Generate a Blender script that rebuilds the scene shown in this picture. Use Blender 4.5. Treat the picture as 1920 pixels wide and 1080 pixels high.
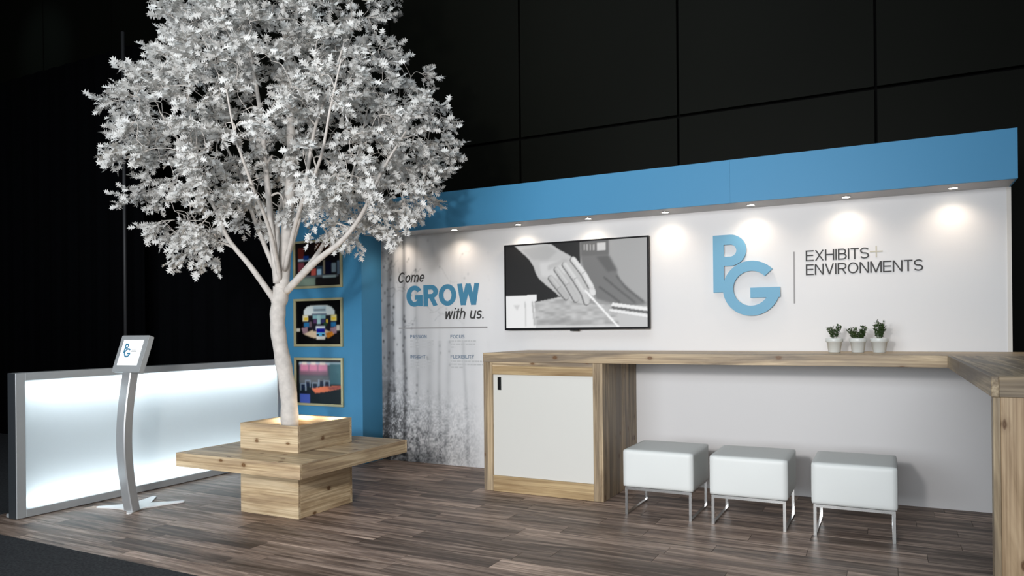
import bpy, bmesh, math, random
import numpy as np
from mathutils import Vector, Matrix, Euler
random.seed(7)
rng = np.random.default_rng(11)
for o in list(bpy.data.objects):
    bpy.data.objects.remove(o)
scene = bpy.context.scene
COL = scene.collection

# ------------------------------------------------------------------ camera
YAW, ROLL, CAM_H = 0.4741, -0.0098, 1.237
cam_d = bpy.data.cameras.new('camera')
cam_d.sensor_width = 36.0
cam_d.sensor_fit = 'HORIZONTAL'
cam_d.lens = 1368.2 * 36.0 / 1920.0
cam_d.shift_y = (619.82 - 540.0) / 1920.0
cam_d.clip_end = 200
cam = bpy.data.objects.new('camera', cam_d)
COL.objects.link(cam)
right = Vector((math.cos(YAW), math.sin(YAW), 0))
fwd = Vector((-math.sin(YAW), math.cos(YAW), 0))
up = Vector((0, 0, 1))
r2 = right * math.cos(ROLL) + up * math.sin(ROLL)
u2 = up * math.cos(ROLL) - right * math.sin(ROLL)
m = Matrix((r2, u2, -fwd)).transposed().to_4x4()
m.translation = Vector((0, 0, CAM_H))
cam.matrix_world = m
scene.camera = cam

# ------------------------------------------------------------------ view / world / lights
scene.view_settings.view_transform = 'Standard'
scene.view_settings.look = 'None'
scene.view_settings.gamma = 1.0
scene.view_settings.use_curve_mapping = False
scene.view_settings.exposure = 0.0

w = bpy.data.worlds.new('hall_dark')
scene.world = w
w.use_nodes = True
w.node_tree.nodes['Background'].inputs[0].default_value = (0.55, 0.7, 0.85, 1)
w.node_tree.nodes['Background'].inputs[1].default_value = 0.012

def look(o, target):
    d = Vector(target) - o.location
    o.rotation_euler = d.to_track_quat('-Z', 'Y').to_euler()

def spot(name, loc, target, power, color, size_deg, blend, radius):
    d = bpy.data.lights.new(name, 'SPOT')
    d.energy = power; d.color = color
    d.spot_size = math.radians(size_deg); d.spot_blend = blend
    d.shadow_soft_size = radius
    o = bpy.data.objects.new(name, d)
    COL.objects.link(o); o.location = loc; look(o, target)
    return o

def area(name, loc, target, power, color, sx, sy):
    d = bpy.data.lights.new(name, 'AREA')
    d.shape = 'RECTANGLE'; d.size = sx; d.size_y = sy
    d.energy = power; d.color = color
    o = bpy.data.objects.new(name, d)
    COL.objects.link(o); o.location = loc; look(o, target)
    return o

# the booth's key lamp stands on the aisle a little left of the camera
spot('aisle_key_lamp', (-0.95, -0.9, 1.85), (-3.0, 5.0, 1.3), 510, (1.0, 0.97, 0.945), 74, 0.7, 0.13)
# hall ceiling light high over the aisle, then an added front fill
area('hall_ceiling_light', (-2.5, 1.5, 7.0), (-2.5, 4.2, 0.0), 135, (0.84, 0.94, 1.0), 5.0, 3.0)
area('added_front_fill', (-1.6, -4.5, 2.1), (-2.0, 5.0, 0.9), 570, (0.90, 0.95, 1.0), 6.0, 2.2)  # added fill behind the camera, softens shadows and lifts the wall under the bar
# lamps high in the hall that pool on the dark panelling
spot('hall_wall_lamp', (-3.9, 3.2, 6.2), (-4.05, 6.6, 4.15), 16.0, (0.75, 0.95, 1.0), 24, 1.0, 0.1)
spot('hall_wall_lamp', (-1.0, 3.2, 6.2), (-1.05, 6.6, 4.25), 16.0, (0.8, 0.95, 1.0), 24, 1.0, 0.1)
spot('hall_wall_lamp', (-11.6, 3.2, 6.9), (-11.3, 6.6, 5.55), 130, (0.7, 0.95, 1.0), 26, 1.0, 0.1)

# ------------------------------------------------------------------ helpers
def tag(o, label=None, cat=None, group=None, kind=None):
    if label: o['label'] = label
    if cat: o['category'] = cat
    if group: o['group'] = group
    if kind: o['kind'] = kind
    return o

WORLD = {}          # world location of every object made here
def place(o, loc, parent):
    WORLD[o.name] = Vector(loc)
    if parent is not None:
        o.parent = parent
        o.location = Vector(loc) - WORLD[parent.name]
    else:
        o.location = loc

def empty(name, loc, label=None, cat=None, group=None, kind=None):
    o = bpy.data.objects.new(name, None)
    o.empty_display_size = 0.1
    COL.objects.link(o); place(o, loc, None)
    return tag(o, label, cat, group, kind)

def link_mesh(name, me, loc, mat, parent=None):
    o = bpy.data.objects.new(name, me)
    if mat and not me.materials: me.materials.append(mat)
    COL.objects.link(o); place(o, loc, parent)
    return o

def mesh_from(name, verts, faces, smooth=False):
    me = bpy.data.meshes.new(name)
    me.from_pydata([tuple(v) for v in verts], [], faces)
    me.validate(); me.update()
    if smooth:
        me.polygons.foreach_set('use_smooth', [True] * len(me.polygons))
    return me

def bm_mesh(name, bm, smooth=False):
    bmesh.ops.recalc_face_normals(bm, faces=bm.faces)
    me = bpy.data.meshes.new(name); bm.to_mesh(me); bm.free()
    if smooth:
        me.polygons.foreach_set('use_smooth', [True] * len(me.polygons))
    return me

def add_box(bm, x0, x1, y0, y1, z0, z1):
    vs = [bm.verts.new(p) for p in ((x0,y0,z0),(x1,y0,z0),(x1,y1,z0),(x0,y1,z0),(x0,y0,z1),(x1,y0,z1),(x1,y1,z1),(x0,y1,z1))]
    for f in ((0,3,2,1),(4,5,6,7),(0,1,5,4),(1,2,6,5),(2,3,7,6),(3,0,4,7)):
        bm.faces.new([vs[i] for i in f])

def box(name, x0, x1, y0, y1, z0, z1, mat, parent=None, bevel=0.0, seg=1, smooth=False):
    bm = bmesh.new()
    hx, hy, hz = (x1-x0)/2, (y1-y0)/2, (z1-z0)/2
    add_box(bm, -hx, hx, -hy, hy, -hz, hz)
    if bevel > 0:
        bmesh.ops.bevel(bm, geom=bm.edges[:], offset=bevel, segments=seg, affect='EDGES', profile=0.5)
    me = bm_mesh(name, bm, smooth)
    return link_mesh(name, me, ((x0+x1)/2, (y0+y1)/2, (z0+z1)/2), mat, parent)

def multi_box(name, boxes, loc, mat, parent=None, bevel=0.0):
    """several boxes (world coords) that make up ONE part"""
    bm = bmesh.new()
    L = loc
    for b in boxes:
        add_box(bm, b[0]-L[0], b[1]-L[0], b[2]-L[1], b[3]-L[1], b[4]-L[2], b[5]-L[2])
    if bevel > 0:
        bmesh.ops.bevel(bm, geom=bm.edges[:], offset=bevel, segments=1, affect='EDGES')
    return link_mesh(name, bm_mesh(name, bm), loc, mat, parent)

def tube_geo(pts, rads, n=8, verts=None, faces=None, cap=True):
    verts = [] if verts is None else verts
    faces = [] if faces is None else faces
    base = len(verts)
    pts = [Vector(p) for p in pts]
    prev = None
    for i, p in enumerate(pts):
        if i == 0: t = pts[1] - pts[0]
        elif i == len(pts) - 1: t = pts[-1] - pts[-2]
        else: t = pts[i+1] - pts[i-1]
        t = t.normalized() if t.length > 1e-9 else Vector((0, 0, 1))
        if prev is None:
            a = t.orthogonal().normalized()
        else:
            a = prev - t * prev.dot(t)
            a = a.normalized() if a.length > 1e-6 else t.orthogonal().normalized()
        prev = a
        b = t.cross(a)
        for k in range(n):
            an = 2 * math.pi * k / n
            verts.append(p + (a * math.cos(an) + b * math.sin(an)) * rads[i])
    for i in range(len(pts) - 1):
        for k in range(n):
            k2 = (k + 1) % n
            faces.append((base+i*n+k, base+i*n+k2, base+(i+1)*n+k2, base+(i+1)*n+k))
    if cap:
        faces.append(tuple(base + k for k in reversed(range(n))))
        faces.append(tuple(base + (len(pts)-1)*n + k for k in range(n)))
    return verts, faces

def lathe(name, prof, n, loc, mat, parent=None, smooth=True):
    verts, faces = [], []
    for (r, z) in prof:
        for k in range(n):
            a = 2*math.pi*k/n
            verts.append((r*math.cos(a), r*math.sin(a), z))
    for i in range(len(prof)-1):
        for k in range(n):
            k2 = (k+1) % n
            faces.append((i*n+k, i*n+k2, (i+1)*n+k2, (i+1)*n+k))
    faces.append(tuple(reversed(range(n))))
    faces.append(tuple((len(prof)-1)*n+k for k in range(n)))
    return link_mesh(name, mesh_from(name, verts, faces, smooth), loc, mat, parent)

# ------------------------------------------------------------------ materials
def new_mat(name):
    mt = bpy.data.materials.new(name); mt.use_nodes = True
    nt = mt.node_tree
    return mt, nt, nt.nodes['Principled BSDF']

def plain(name, rgb, rough=0.5, metal=0.0, spec=0.5, noise=0.0, nscale=8.0, bump=0.0, bscale=80.0, coat=0.0):
    mt, nt, b = new_mat(name)
    b.inputs['Base Color'].default_value = (*rgb, 1)
    b.inputs['Roughness'].default_value = rough
    b.inputs['Metallic'].default_value = metal
    b.inputs['Specular IOR Level'].default_value = spec
    b.inputs['Coat Weight'].default_value = coat
    tc = nt.nodes.new('ShaderNodeTexCoord')
    if noise > 0:
        nz = nt.nodes.new('ShaderNodeTexNoise'); nz.inputs['Scale'].default_value = nscale; nz.inputs['Detail'].default_value = 4
        nt.links.new(tc.outputs['Object'], nz.inputs['Vector'])
        mx = nt.nodes.new('ShaderNodeMix'); mx.data_type = 'RGBA'
        mx.inputs[6].default_value = (*[c*(1-noise) for c in rgb], 1)
        mx.inputs[7].default_value = (*[min(1, c*(1+noise)) for c in rgb], 1)
        nt.links.new(nz.outputs['Fac'], mx.inputs[0]); nt.links.new(mx.outputs[2], b.inputs['Base Color'])
    if bump > 0:
        n2 = nt.nodes.new('ShaderNodeTexNoise'); n2.inputs['Scale'].default_value = bscale; n2.inputs['Detail'].default_value = 3
        nt.links.new(tc.outputs['Object'], n2.inputs['Vector'])
        bp = nt.nodes.new('ShaderNodeBump'); bp.inputs['Strength'].default_value = bump; bp.inputs['Distance'].default_value = 0.002
        nt.links.new(n2.outputs['Fac'], bp.inputs['Height']); nt.links.new(bp.outputs['Normal'], b.inputs['Normal'])
    return mt

def emit(name, rgb, strength):
    mt, nt, b = new_mat(name)
    b.inputs['Base Color'].default_value = (*rgb, 1)
    b.inputs['Emission Color'].default_value = (*rgb, 1)
    b.inputs['Emission Strength'].default_value = strength
    return mt

def ramp(nt, stops):
    r = nt.nodes.new('ShaderNodeValToRGB')
    el = r.color_ramp.elements
    while len(el) < len(stops): el.new(0.5)
    for e, (p, c) in zip(el, stops):
        e.position = p; e.color = (*c, 1)
    return r

def wood(name, axis, light, mid, dark, stain=0.35, knots=True, rough=0.45, cross=9.0, tone=0.22, along=0.9):
    """pine board, grain along the given axis of the board's own coordinates"""
    mt, nt, b = new_mat(name)
    N, L = nt.nodes, nt.links
    tc = N.new('ShaderNodeTexCoord'); oi = N.new('ShaderNodeObjectInfo')
    off = N.new('ShaderNodeVectorMath'); off.operation = 'SCALE'
    off.inputs[0].default_value = (13.7, 29.1, 41.3); L.new(oi.outputs['Random'], off.inputs['Scale'])
    add = N.new('ShaderNodeVectorMath'); add.operation = 'ADD'
    L.new(tc.outputs['Object'], add.inputs[0]); L.new(off.outputs[0], add.inputs[1])
    mp = N.new('ShaderNodeMapping')
    s = [cross]*3; s[axis] = along
    mp.inputs['Scale'].default_value = s
    L.new(add.outputs[0], mp.inputs['Vector'])
    n1 = N.new('ShaderNodeTexNoise'); n1.inputs['Scale'].default_value = 1.6; n1.inputs['Detail'].default_value = 5
    n1.inputs['Roughness'].default_value = 0.6; n1.inputs['Distortion'].default_value = 0.7
    L.new(mp.outputs[0], n1.inputs['Vector'])
    r1 = ramp(nt, [(0.33, dark), (0.48, mid), (0.60, light)])
    L.new(n1.outputs['Fac'], r1.inputs['Fac'])
    # fine fibres
    mp2 = N.new('ShaderNodeMapping'); s2 = [cross*11]*3; s2[axis] = along*1.6
    mp2.inputs['Scale'].default_value = s2
    L.new(add.outputs[0], mp2.inputs['Vector'])
    n2 = N.new('ShaderNodeTexNoise'); n2.inputs['Scale'].default_value = 1.0; n2.inputs['Detail'].default_value = 6
    L.new(mp2.outputs[0], n2.inputs['Vector'])
    mf = N.new('ShaderNodeMix'); mf.data_type = 'RGBA'; mf.blend_type = 'MULTIPLY'
    rf = ramp(nt, [(0.38, (0.56, 0.51, 0.46)), (0.57, (1, 1, 1))])
    L.new(n2.outputs['Fac'], rf.inputs['Fac'])
    mf.inputs[0].default_value = 0.75
    L.new(r1.outputs[0], mf.inputs[6]); L.new(rf.outputs[0], mf.inputs[7])
    # broad stain streaks in the timber
    n3 = N.new('ShaderNodeTexNoise'); n3.inputs['Scale'].default_value = 0.55; n3.inputs['Detail'].default_value = 3
    n3.inputs['Distortion'].default_value = 1.2
    L.new(mp.outputs[0], n3.inputs['Vector'])
    rs = ramp(nt, [(0.46, (0, 0, 0)), (0.62, (1, 1, 1))])
    L.new(n3.outputs['Fac'], rs.inputs['Fac'])
    ms = N.new('ShaderNodeMath'); ms.operation = 'MULTIPLY'; ms.inputs[1].default_value = stain
    L.new(rs.outputs[0], ms.inputs[0])
    mst = N.new('ShaderNodeMix'); mst.data_type = 'RGBA'
    mst.inputs[7].default_value = (dark[0]*0.72, dark[1]*0.78, dark[2]*0.95, 1)
    L.new(ms.outputs[0], mst.inputs[0]); L.new(mf.outputs[2], mst.inputs[6])
    last = mst.outputs[2]
    if knots:
        sp = N.new('ShaderNodeSeparateXYZ'); L.new(add.outputs[0], sp.inputs[0])
        o1, o2 = [k for k in range(3) if k != axis]
        sm = N.new('ShaderNodeMath'); sm.operation = 'ADD'; L.new(sp.outputs[o1], sm.inputs[0]); L.new(sp.outputs[o2], sm.inputs[1])
        wv = N.new('ShaderNodeMath'); wv.operation = 'MULTIPLY_ADD'; wv.inputs[1].default_value = 0.06; L.new(n1.outputs['Fac'], wv.inputs[0]); L.new(sm.outputs[0], wv.inputs[2])
        cv = N.new('ShaderNodeCombineXYZ'); L.new(sp.outputs[axis], cv.inputs[0]); L.new(wv.outputs[0], cv.inputs[1])
        mp3 = N.new('ShaderNodeMapping'); mp3.inputs['Scale'].default_value = (4.4, 7.0, 1)
        L.new(cv.outputs[0], mp3.inputs['Vector'])
        vo = N.new('ShaderNodeTexVoronoi'); vo.voronoi_dimensions = '2D'; vo.inputs['Scale'].default_value = 1.0
        L.new(mp3.outputs[0], vo.inputs['Vector'])
        rk0 = ramp(nt, [(0.0, (0.75, 0.75, 0.75)), (0.04, (1, 1, 1)), (0.07, (0.75, 0.75, 0.75)), (0.095, (0.22, 0.22, 0.22)), (0.17, (0, 0, 0))])
        L.new(vo.outputs['Distance'], rk0.inputs['Fac'])
        gt = N.new('ShaderNodeMath'); gt.operation = 'GREATER_THAN'; gt.inputs[1].default_value = 0.58
        spc = N.new('ShaderNodeSeparateColor'); L.new(vo.outputs['Color'], spc.inputs[0]); L.new(spc.outputs[0], gt.inputs[0])
        rkm = N.new('ShaderNodeMath'); rkm.operation = 'MULTIPLY'; L.new(rk0.outputs[0], rkm.inputs[0]); L.new(gt.outputs[0], rkm.inputs[1])
        class _K: outputs = [rkm.outputs[0]]
        rk = _K
        mk = N.new('ShaderNodeMix'); mk.data_type = 'RGBA'
        mk.inputs[7].default_value = (0.13, 0.06, 0.022, 1)
        L.new(rk.outputs[0], mk.inputs[0]); L.new(last, mk.inputs[6])
        last = mk.outputs[2]
    # each board a little lighter or darker
    mr = N.new('ShaderNodeMapRange'); mr.inputs[3].default_value = 1 - tone; mr.inputs[4].default_value = 1 + tone*0.6
    L.new(oi.outputs['Random'], mr.inputs[0])
    sc = N.new('ShaderNodeVectorMath'); sc.operation = 'SCALE'
    L.new(last, sc.inputs[0]); L.new(mr.outputs[0], sc.inputs['Scale'])
    L.new(sc.outputs[0], b.inputs['Base Color'])
    b.inputs['Roughness'].default_value = rough; b.inputs['Specular IOR Level'].default_value = 0.3
    bp = N.new('ShaderNodeBump'); bp.inputs['Strength'].default_value = 0.12; bp.inputs['Distance'].default_value = 0.002
    L.new(n2.outputs['Fac'], bp.inputs['Height']); L.new(bp.outputs['Normal'], b.inputs['Normal'])
    return mt

PL, PM, PD = (0.72, 0.58, 0.38), (0.58, 0.44, 0.27), (0.37, 0.265, 0.165)
W = [wood('pine_x', 0, PL, PM, PD), wood('pine_y', 1, PL, PM, PD), wood('pine_z', 2, PL, PM, PD)]
BL, BM_, BD = (0.58, 0.45, 0.29), (0.41, 0.31, 0.195), (0.21, 0.155, 0.10)
WB = [wood('bar_pine_'+'xyz'[k], k, BL, BM_, BD, 0.75, cross=11, tone=0.3) for k in range(3)]
WPALE = wood('pale_pine_x', 0, (0.66, 0.49, 0.27), (0.57, 0.41, 0.22), (0.42, 0.28, 0.14), 0.12)
FLOORM = wood('floor_vinyl', 0, (0.54, 0.41, 0.335), (0.275, 0.200, 0.160), (0.100, 0.067, 0.051), 0.4, knots=False, rough=0.5, cross=14, tone=0.5, along=1.0)
WHITEWALL = plain('white_wall', (0.745, 0.735, 0.735), 0.6, spec=0.2, noise=0.01, nscale=3)
BLUE = plain('blue_laminate', (0.060, 0.255, 0.455), 0.5, spec=0.3, noise=0.02, nscale=3)
SOFFIT = plain('soffit_grey', (0.42, 0.42, 0.43), 0.5)
PANEL = plain('dark_panel', (0.0046, 0.0050, 0.0034), 0.55, spec=0.06, noise=0.25, nscale=0.8)
SEAM = plain('dark_seam', (0.002, 0.002, 0.002), 0.8, spec=0.05)
DRAPE = plain('black_drape', (0.0022, 0.0024, 0.003), 0.95, spec=0.02, noise=0.2, nscale=5)
CARPET = plain('charcoal_carpet', (0.017, 0.019, 0.022), 0.95, spec=0.1, noise=0.9, nscale=75, bump=1.0, bscale=110)
for _n in CARPET.node_tree.nodes:
    if _n.type == 'MIX':
        _n.inputs[6].default_value = (-0.045, -0.045, -0.045, 1); _n.inputs[7].default_value = (0.078, 0.082, 0.088, 1)
SUB = plain('subfloor', (0.02, 0.016, 0.013), 0.8)
ALU = plain('aluminium', (0.46, 0.48, 0.49), 0.42, metal=0.35, noise=0.03, nscale=20)
ALUD = plain('aluminium_side', (0.42, 0.43, 0.44), 0.36, metal=0.45, noise=0.03, nscale=20)
CHROME = plain('chrome', (0.46, 0.465, 0.46), 0.16, metal=1.0)
LEATHER = plain('white_leatherette', (0.70, 0.72, 0.705), 0.45, spec=0.4, noise=0.015, nscale=4, bump=0.06, bscale=220)
BLACK = plain('black_plastic', (0.005, 0.005, 0.006), 0.5, spec=0.15)
DOORW = plain('door_white', (0.66, 0.65, 0.61), 0.42, noise=0.012, nscale=2)
WHITEMET = plain('white_steel', (0.80, 0.80, 0.80), 0.35)
GOLD = plain('gilt_frame', (0.50, 0.46, 0.27), 0.35, metal=0.25)
POT = plain('white_ceramic', (0.66, 0.68, 0.66), 0.3, noise=0.04, nscale=30)
SOIL = plain('soil', (0.02, 0.014, 0.01), 0.95)
HERB = plain('herb_leaf', (0.042, 0.080, 0.022), 0.6, noise=0.45, nscale=60)
BARK = plain('white_painted_bark', (0.62, 0.58, 0.54), 0.7, spec=0.2, noise=0.30, nscale=22, bump=0.6, bscale=45)
LEAF = plain('white_leaf', (0.68, 0.675, 0.655), 0.65, spec=0.2, noise=0.08, nscale=9)
INK = plain('ink_dark', (0.030, 0.028, 0.027), 0.6)
INKG = plain('ink_grey', (0.30, 0.29, 0.29), 0.6)
INKL = plain('ink_light_grey', (0.52, 0.52, 0.525), 0.6)
INKB = plain('ink_blue_grey', (0.17, 0.22, 0.29), 0.6)
INKBLUE = plain('ink_blue', (0.048, 0.205, 0.335), 0.55)
LOGOBLUE = plain('logo_blue', (0.115, 0.335, 0.50), 0.5)
TAN = plain('ink_tan', (0.52, 0.48, 0.38), 0.6)
LED = emit('lamp_lens', (1.0, 0.90, 0.74), 25)

def attr_mat(name, emission=0.0, rough=0.5, spec=0.3):
    mt, nt, b = new_mat(name)
    a = nt.nodes.new('ShaderNodeVertexColor'); a.layer_name = 'print'
    nt.links.new(a.outputs['Color'], b.inputs['Base Color'])
    b.inputs['Roughness'].default_value = rough; b.inputs['Specular IOR Level'].default_value = spec
    if emission > 0:
        nt.links.new(a.outputs['Color'], b.inputs['Emission Color'])
        b.inputs['Emission Strength'].default_value = emission
        mx = nt.nodes.new('ShaderNodeMix'); mx.data_type = 'RGBA'; mx.inputs[0].default_value = 0.9
        nt.links.new(a.outputs['Color'], mx.inputs[6]); mx.inputs[7].default_value = (0.01, 0.01, 0.01, 1)
        nt.links.new(mx.outputs[2], b.inputs['Base Color'])
    return mt

def print_grid(name, img, wd, ht, loc, mat, parent):
    """img: (rows, cols, 3) linear colours, row 0 on top; a flat print facing -Y, centred on loc"""
    h, w_ = img.shape[:2]
    xs = np.linspace(-wd/2, wd/2, w_); zs = np.linspace(ht/2, -ht/2, h)
    X, Z = np.meshgrid(xs, zs)
    co = np.zeros((h*w_, 3), np.float32); co[:, 0] = X.ravel(); co[:, 2] = Z.ravel()
    idx = np.arange(h*w_).reshape(h, w_)
    f = np.stack([idx[1:, :-1], idx[1:, 1:], idx[:-1, 1:], idx[:-1, :-1]], -1).reshape(-1, 4)
    me = bpy.data.meshes.new(name)
    me.vertices.add(len(co)); me.vertices.foreach_set('co', co.ravel())
    me.loops.add(f.size); me.loops.foreach_set('vertex_index', f.ravel().astype(np.int32))
    me.polygons.add(len(f)); me.polygons.foreach_set('loop_start', np.arange(0, f.size, 4, dtype=np.int32))
    me.update(); me.validate()
    at = me.color_attributes.new('print', 'FLOAT_COLOR', 'POINT')
    c = np.ones((h*w_, 4), np.float32); c[:, :3] = img.reshape(-1, 3)
    at.data.foreach_set('color', c.ravel())
    return link_mesh(name, me, loc, mat, parent)

# --- little raster painter for the flat prints
def lin(c):
    c = np.asarray(c, float)/255.0
    return np.where(c <= 0.04045, c/12.92, ((c+0.055)/1.055)**2.4)

def canvas(h, w_, c):
    im = np.zeros((h, w_, 3)); im[:] = lin(c); return im

def soften(mk, n):
    for _ in range(n):
        p = np.pad(mk, 1, mode='edge')
        mk = (p[1:-1, 1:-1]*2 + p[:-2, 1:-1] + p[2:, 1:-1] + p[1:-1, :-2] + p[1:-1, 2:])/6
    return mk

def poly_mask(shape, pts, soft=1):
    h, w_ = shape
    u = (np.arange(w_)+0.5)/w_; v = (np.arange(h)+0.5)/h
    U, V = np.meshgrid(u, v)
    ins = np.zeros(shape, bool); n = len(pts)
    for i in range(n):
        x0, y0 = pts[i]; x1, y1 = pts[(i+1) % n]
        if y0 == y1: continue
        c = ((y0 > V) != (y1 > V)) & (U < (x1-x0)*(V-y0)/(y1-y0)+x0)
        ins ^= c
    return soften(ins.astype(float), soft)

def fill(im, pts, c, soft=1, a=1.0):
    mk = poly_mask(im.shape[:2], pts, soft)[..., None]*a
    im[:] = im*(1-mk) + lin(c)*mk

def rect(im, u0, v0, u1, v1, c, soft=0, a=1.0):
    fill(im, [(u0, v0), (u1, v0), (u1, v1), (u0, v1)], c, soft, a)

def stroke(im, pts, wd, c, soft=1, a=1.0, asp=1.0):
    h, w_ = im.shape[:2]
    U, V = np.meshgrid((np.arange(w_)+0.5)/w_, (np.arange(h)+0.5)/h)
    d = np.full((h, w_), 9.0)
    for (x0, y0), (x1, y1) in zip(pts[:-1], pts[1:]):
        dx, dy = (x1-x0)*asp, y1-y0
        t = np.clip(((U-x0)*asp*dx+(V-y0)*dy)/(dx*dx+dy*dy+1e-12), 0, 1)
        d = np.minimum(d, np.hypot((U-x0)*asp-t*dx, V-y0-t*dy))
    mk = soften((d < wd).astype(float), soft)[..., None]*a
    im[:] = im*(1-mk) + lin(c)*mk

def vnoise(h, w_, cy, cx):
    g = rng.random((cy+2, cx+2))
    y = np.linspace(0, cy, h); x = np.linspace(0, cx, w_)
    yi = y.astype(int); xi = x.astype(int)
    fy = (y-yi)[:, None]; fx = (x-xi)[None, :]
    fy = fy*fy*(3-2*fy); fx = fx*fx*(3-2*fx)
    a = g[np.ix_(yi, xi)]; b_ = g[np.ix_(yi, xi+1)]; c = g[np.ix_(yi+1, xi)]; d = g[np.ix_(yi+1, xi+1)]
    return (a*(1-fx)+b_*fx)*(1-fy)+(c*(1-fx)+d*fx)*fy

# --- lettering: plain grotesque letters drawn as strokes of even width
def _arc(cx, cz, rx, rz, a0, a1, n=18):
    return [(cx+rx*math.cos(math.radians(a0+(a1-a0)*k/n)), cz+rz*math.sin(math.radians(a0+(a1-a0)*k/n))) for k in range(n+1)]
def glyph(ch, t):
    h = t/2; X = 0.72; xh = X
    W_ = {'E': .62, 'X': .70, 'H': .70, 'I': t, 'B': .66, 'T': .62, 'S': .66, 'N': .70, 'V': .70, 'R': .68, 'O': .80, 'M': .84, 'G': .78, 'W': 1.0, 'P': .65, 'A': .72, 'C': .74, 'U': .70, 'Y': .68, 'F': .60, 'L': .56,
          'o': .56, 'm': .84, 'e': .55, 'w': .78, 'i': t, 't': .32, 'h': .52, 'u': .52, 's': .50, '.': t*1.1, ' ': .22}
    w_ = W_[ch]; m_ = w_/2; r = w_-h
    if ch == 'E': g = [[(h, 0), (h, 1)], [(h, 1-h), (w_, 1-h)], [(h, .52), (w_*.94, .52)], [(h, h), (w_, h)]]
    elif ch == 'F': g = [[(h, 0), (h, 1)], [(h, 1-h), (w_, 1-h)], [(h, .50), (w_*.9, .50)]]
    elif ch == 'L': g = [[(h, 0), (h, 1)], [(h, h), (w_, h)]]
    elif ch == 'X': g = [[(h*1.2, 0), (w_-h*1.2, 1)], [(h*1.2, 1), (w_-h*1.2, 0)]]
    elif ch == 'H': g = [[(h, 0), (h, 1)], [(r, 0), (r, 1)], [(h, .53), (r, .53)]]
    elif ch == 'I': g = [[(h, 0), (h, 1)]]
    elif ch == 'T': g = [[(m_, 0), (m_, 1)], [(0, 1-h), (w_, 1-h)]]
    elif ch == 'B':
        zu = (1-h+.53)/2; ru = (1-h-.53)/2; zl_ = (.53+h)/2; rl = (.53-h)/2
        g = [[(h, 0), (h, 1)], [(h, 1-h)]+_arc(r-.04-ru, zu, ru, ru, 90, -90, 12)+[(h, .53)], [(h, .53)]+_arc(r-rl, zl_, rl, rl, 90, -90, 12)+[(h, h)]]
    elif ch in 'PR':
        z_ = .47 if ch == 'R' else .43
        ru = (1-h-z_)/2
        g = [[(h, 0), (h, 1)], [(h, 1-h)]+_arc(r-ru, (1-h+z_)/2, ru, ru, 90, -90, 12)+[(h, z_)]]
        if ch == 'R': g.append([(m_*1.02, z_), (r-.01, 0)])
    elif ch in 'Ss':
        H_ = 1 if ch == 'S' else xh
        ru = (H_/2-h)/1.0; zc = H_/2
        q = (H_-t)/4
        up_ = _arc(m_, H_-h-q, m_-h, q, 20, 270, 20); lo = _arc(m_, h+q, m_-h, q, 90, -160, 20)
        g = [up_+lo[1:]]
    elif ch == 'N': g = [[(h, 0), (h, 1)], [(r, 0), (r, 1)], [(h*1.3, 1), (w_-h*1.3, 0)]]
    elif ch == 'V': g = [[(h*1.1, 1), (m_, 0)], [(m_, 0), (w_-h*1.1, 1)]]
    elif ch == 'A': g = [[(h*1.1, 0), (m_, 1)], [(m_, 1), (w_-h*1.1, 0)], [(w_*.2, .3), (w_*.8, .3)]]
    elif ch == 'Y': g = [[(h*1.1, 1), (m_, .42)], [(w_-h*1.1, 1), (m_, .42)], [(m_, 0), (m_, .46)]]
    elif ch == 'M': g = [[(h, 0), (h, 1)], [(r, 0), (r, 1)], [(h*1.5, 1), (m_, 0)], [(m_, 0), (w_-h*1.5, 1)]]
    elif ch in 'Ww':
        H_ = 1 if ch == 'W' else xh
        g = [[(h*1.1, H_), (w_*.27, 0)], [(w_*.27, 0), (m_, H_)], [(m_, H_), (w_*.73, 0)], [(w_*.73, 0), (w_-h*1.1, H_)]]
    elif ch in 'Oo':
        H_ = 1 if ch == 'O' else xh
        g = [_arc(m_, H_/2, m_-h, H_/2-h, 0, 360, 32)]
    elif ch == 'C': g = [_arc(m_, .5, m_-h, .5-h, 38, 322, 28)]
    elif ch == 'G': g = [_arc(m_, .5, m_-h, .5-h, 36, 345, 30), [(m_*1.05, .44), (w_, .44)], [(r, 0.02), (r, .44)]]
    elif ch == 'U': g = [[(h, 1)]+_arc(m_, m_, m_-h, m_-h, 180, 360, 16)+[(r, 1)]]
    elif ch == 'e': g = [_arc(m_, xh/2, m_-h, xh/2-h, 0, 318, 28), [(h, xh/2), (w_-h*.6, xh/2)]]
    elif ch == 'm':
        q = (w_-t)/2; rr = q/2
        g = [[(h, 0), (h, xh)], _arc(h+rr, xh-h-rr, rr, rr, 180, 0, 10)+[(h+q, 0)], _arc(h+q+rr, xh-h-rr, rr, rr, 180, 0, 10)+[(h+2*q, 0)]]
    elif ch == 'h':
        rr = m_-h
        g = [[(h, 0), (h, 1)], _arc(m_, xh-h-rr, rr, rr, 180, 0, 12)+[(r, 0)]]
    elif ch == 'u':
        rr = m_-h
        g = [[(r, 0), (r, xh)], [(h, xh)]+_arc(m_, h+rr, rr, rr, 180, 360, 12)]
    elif ch == 'i': g = [[(h, 0), (h, xh)], [(h, 1-t), (h, 1)]]
    elif ch == 't': g = [[(m_, 0), (m_, .92)], [(0, xh-h), (w_, xh-h)]]
    elif ch == '.': g = [[(w_/2, 0), (w_/2, t*1.1)]]
    else: g = []
    return g, w_

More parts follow.
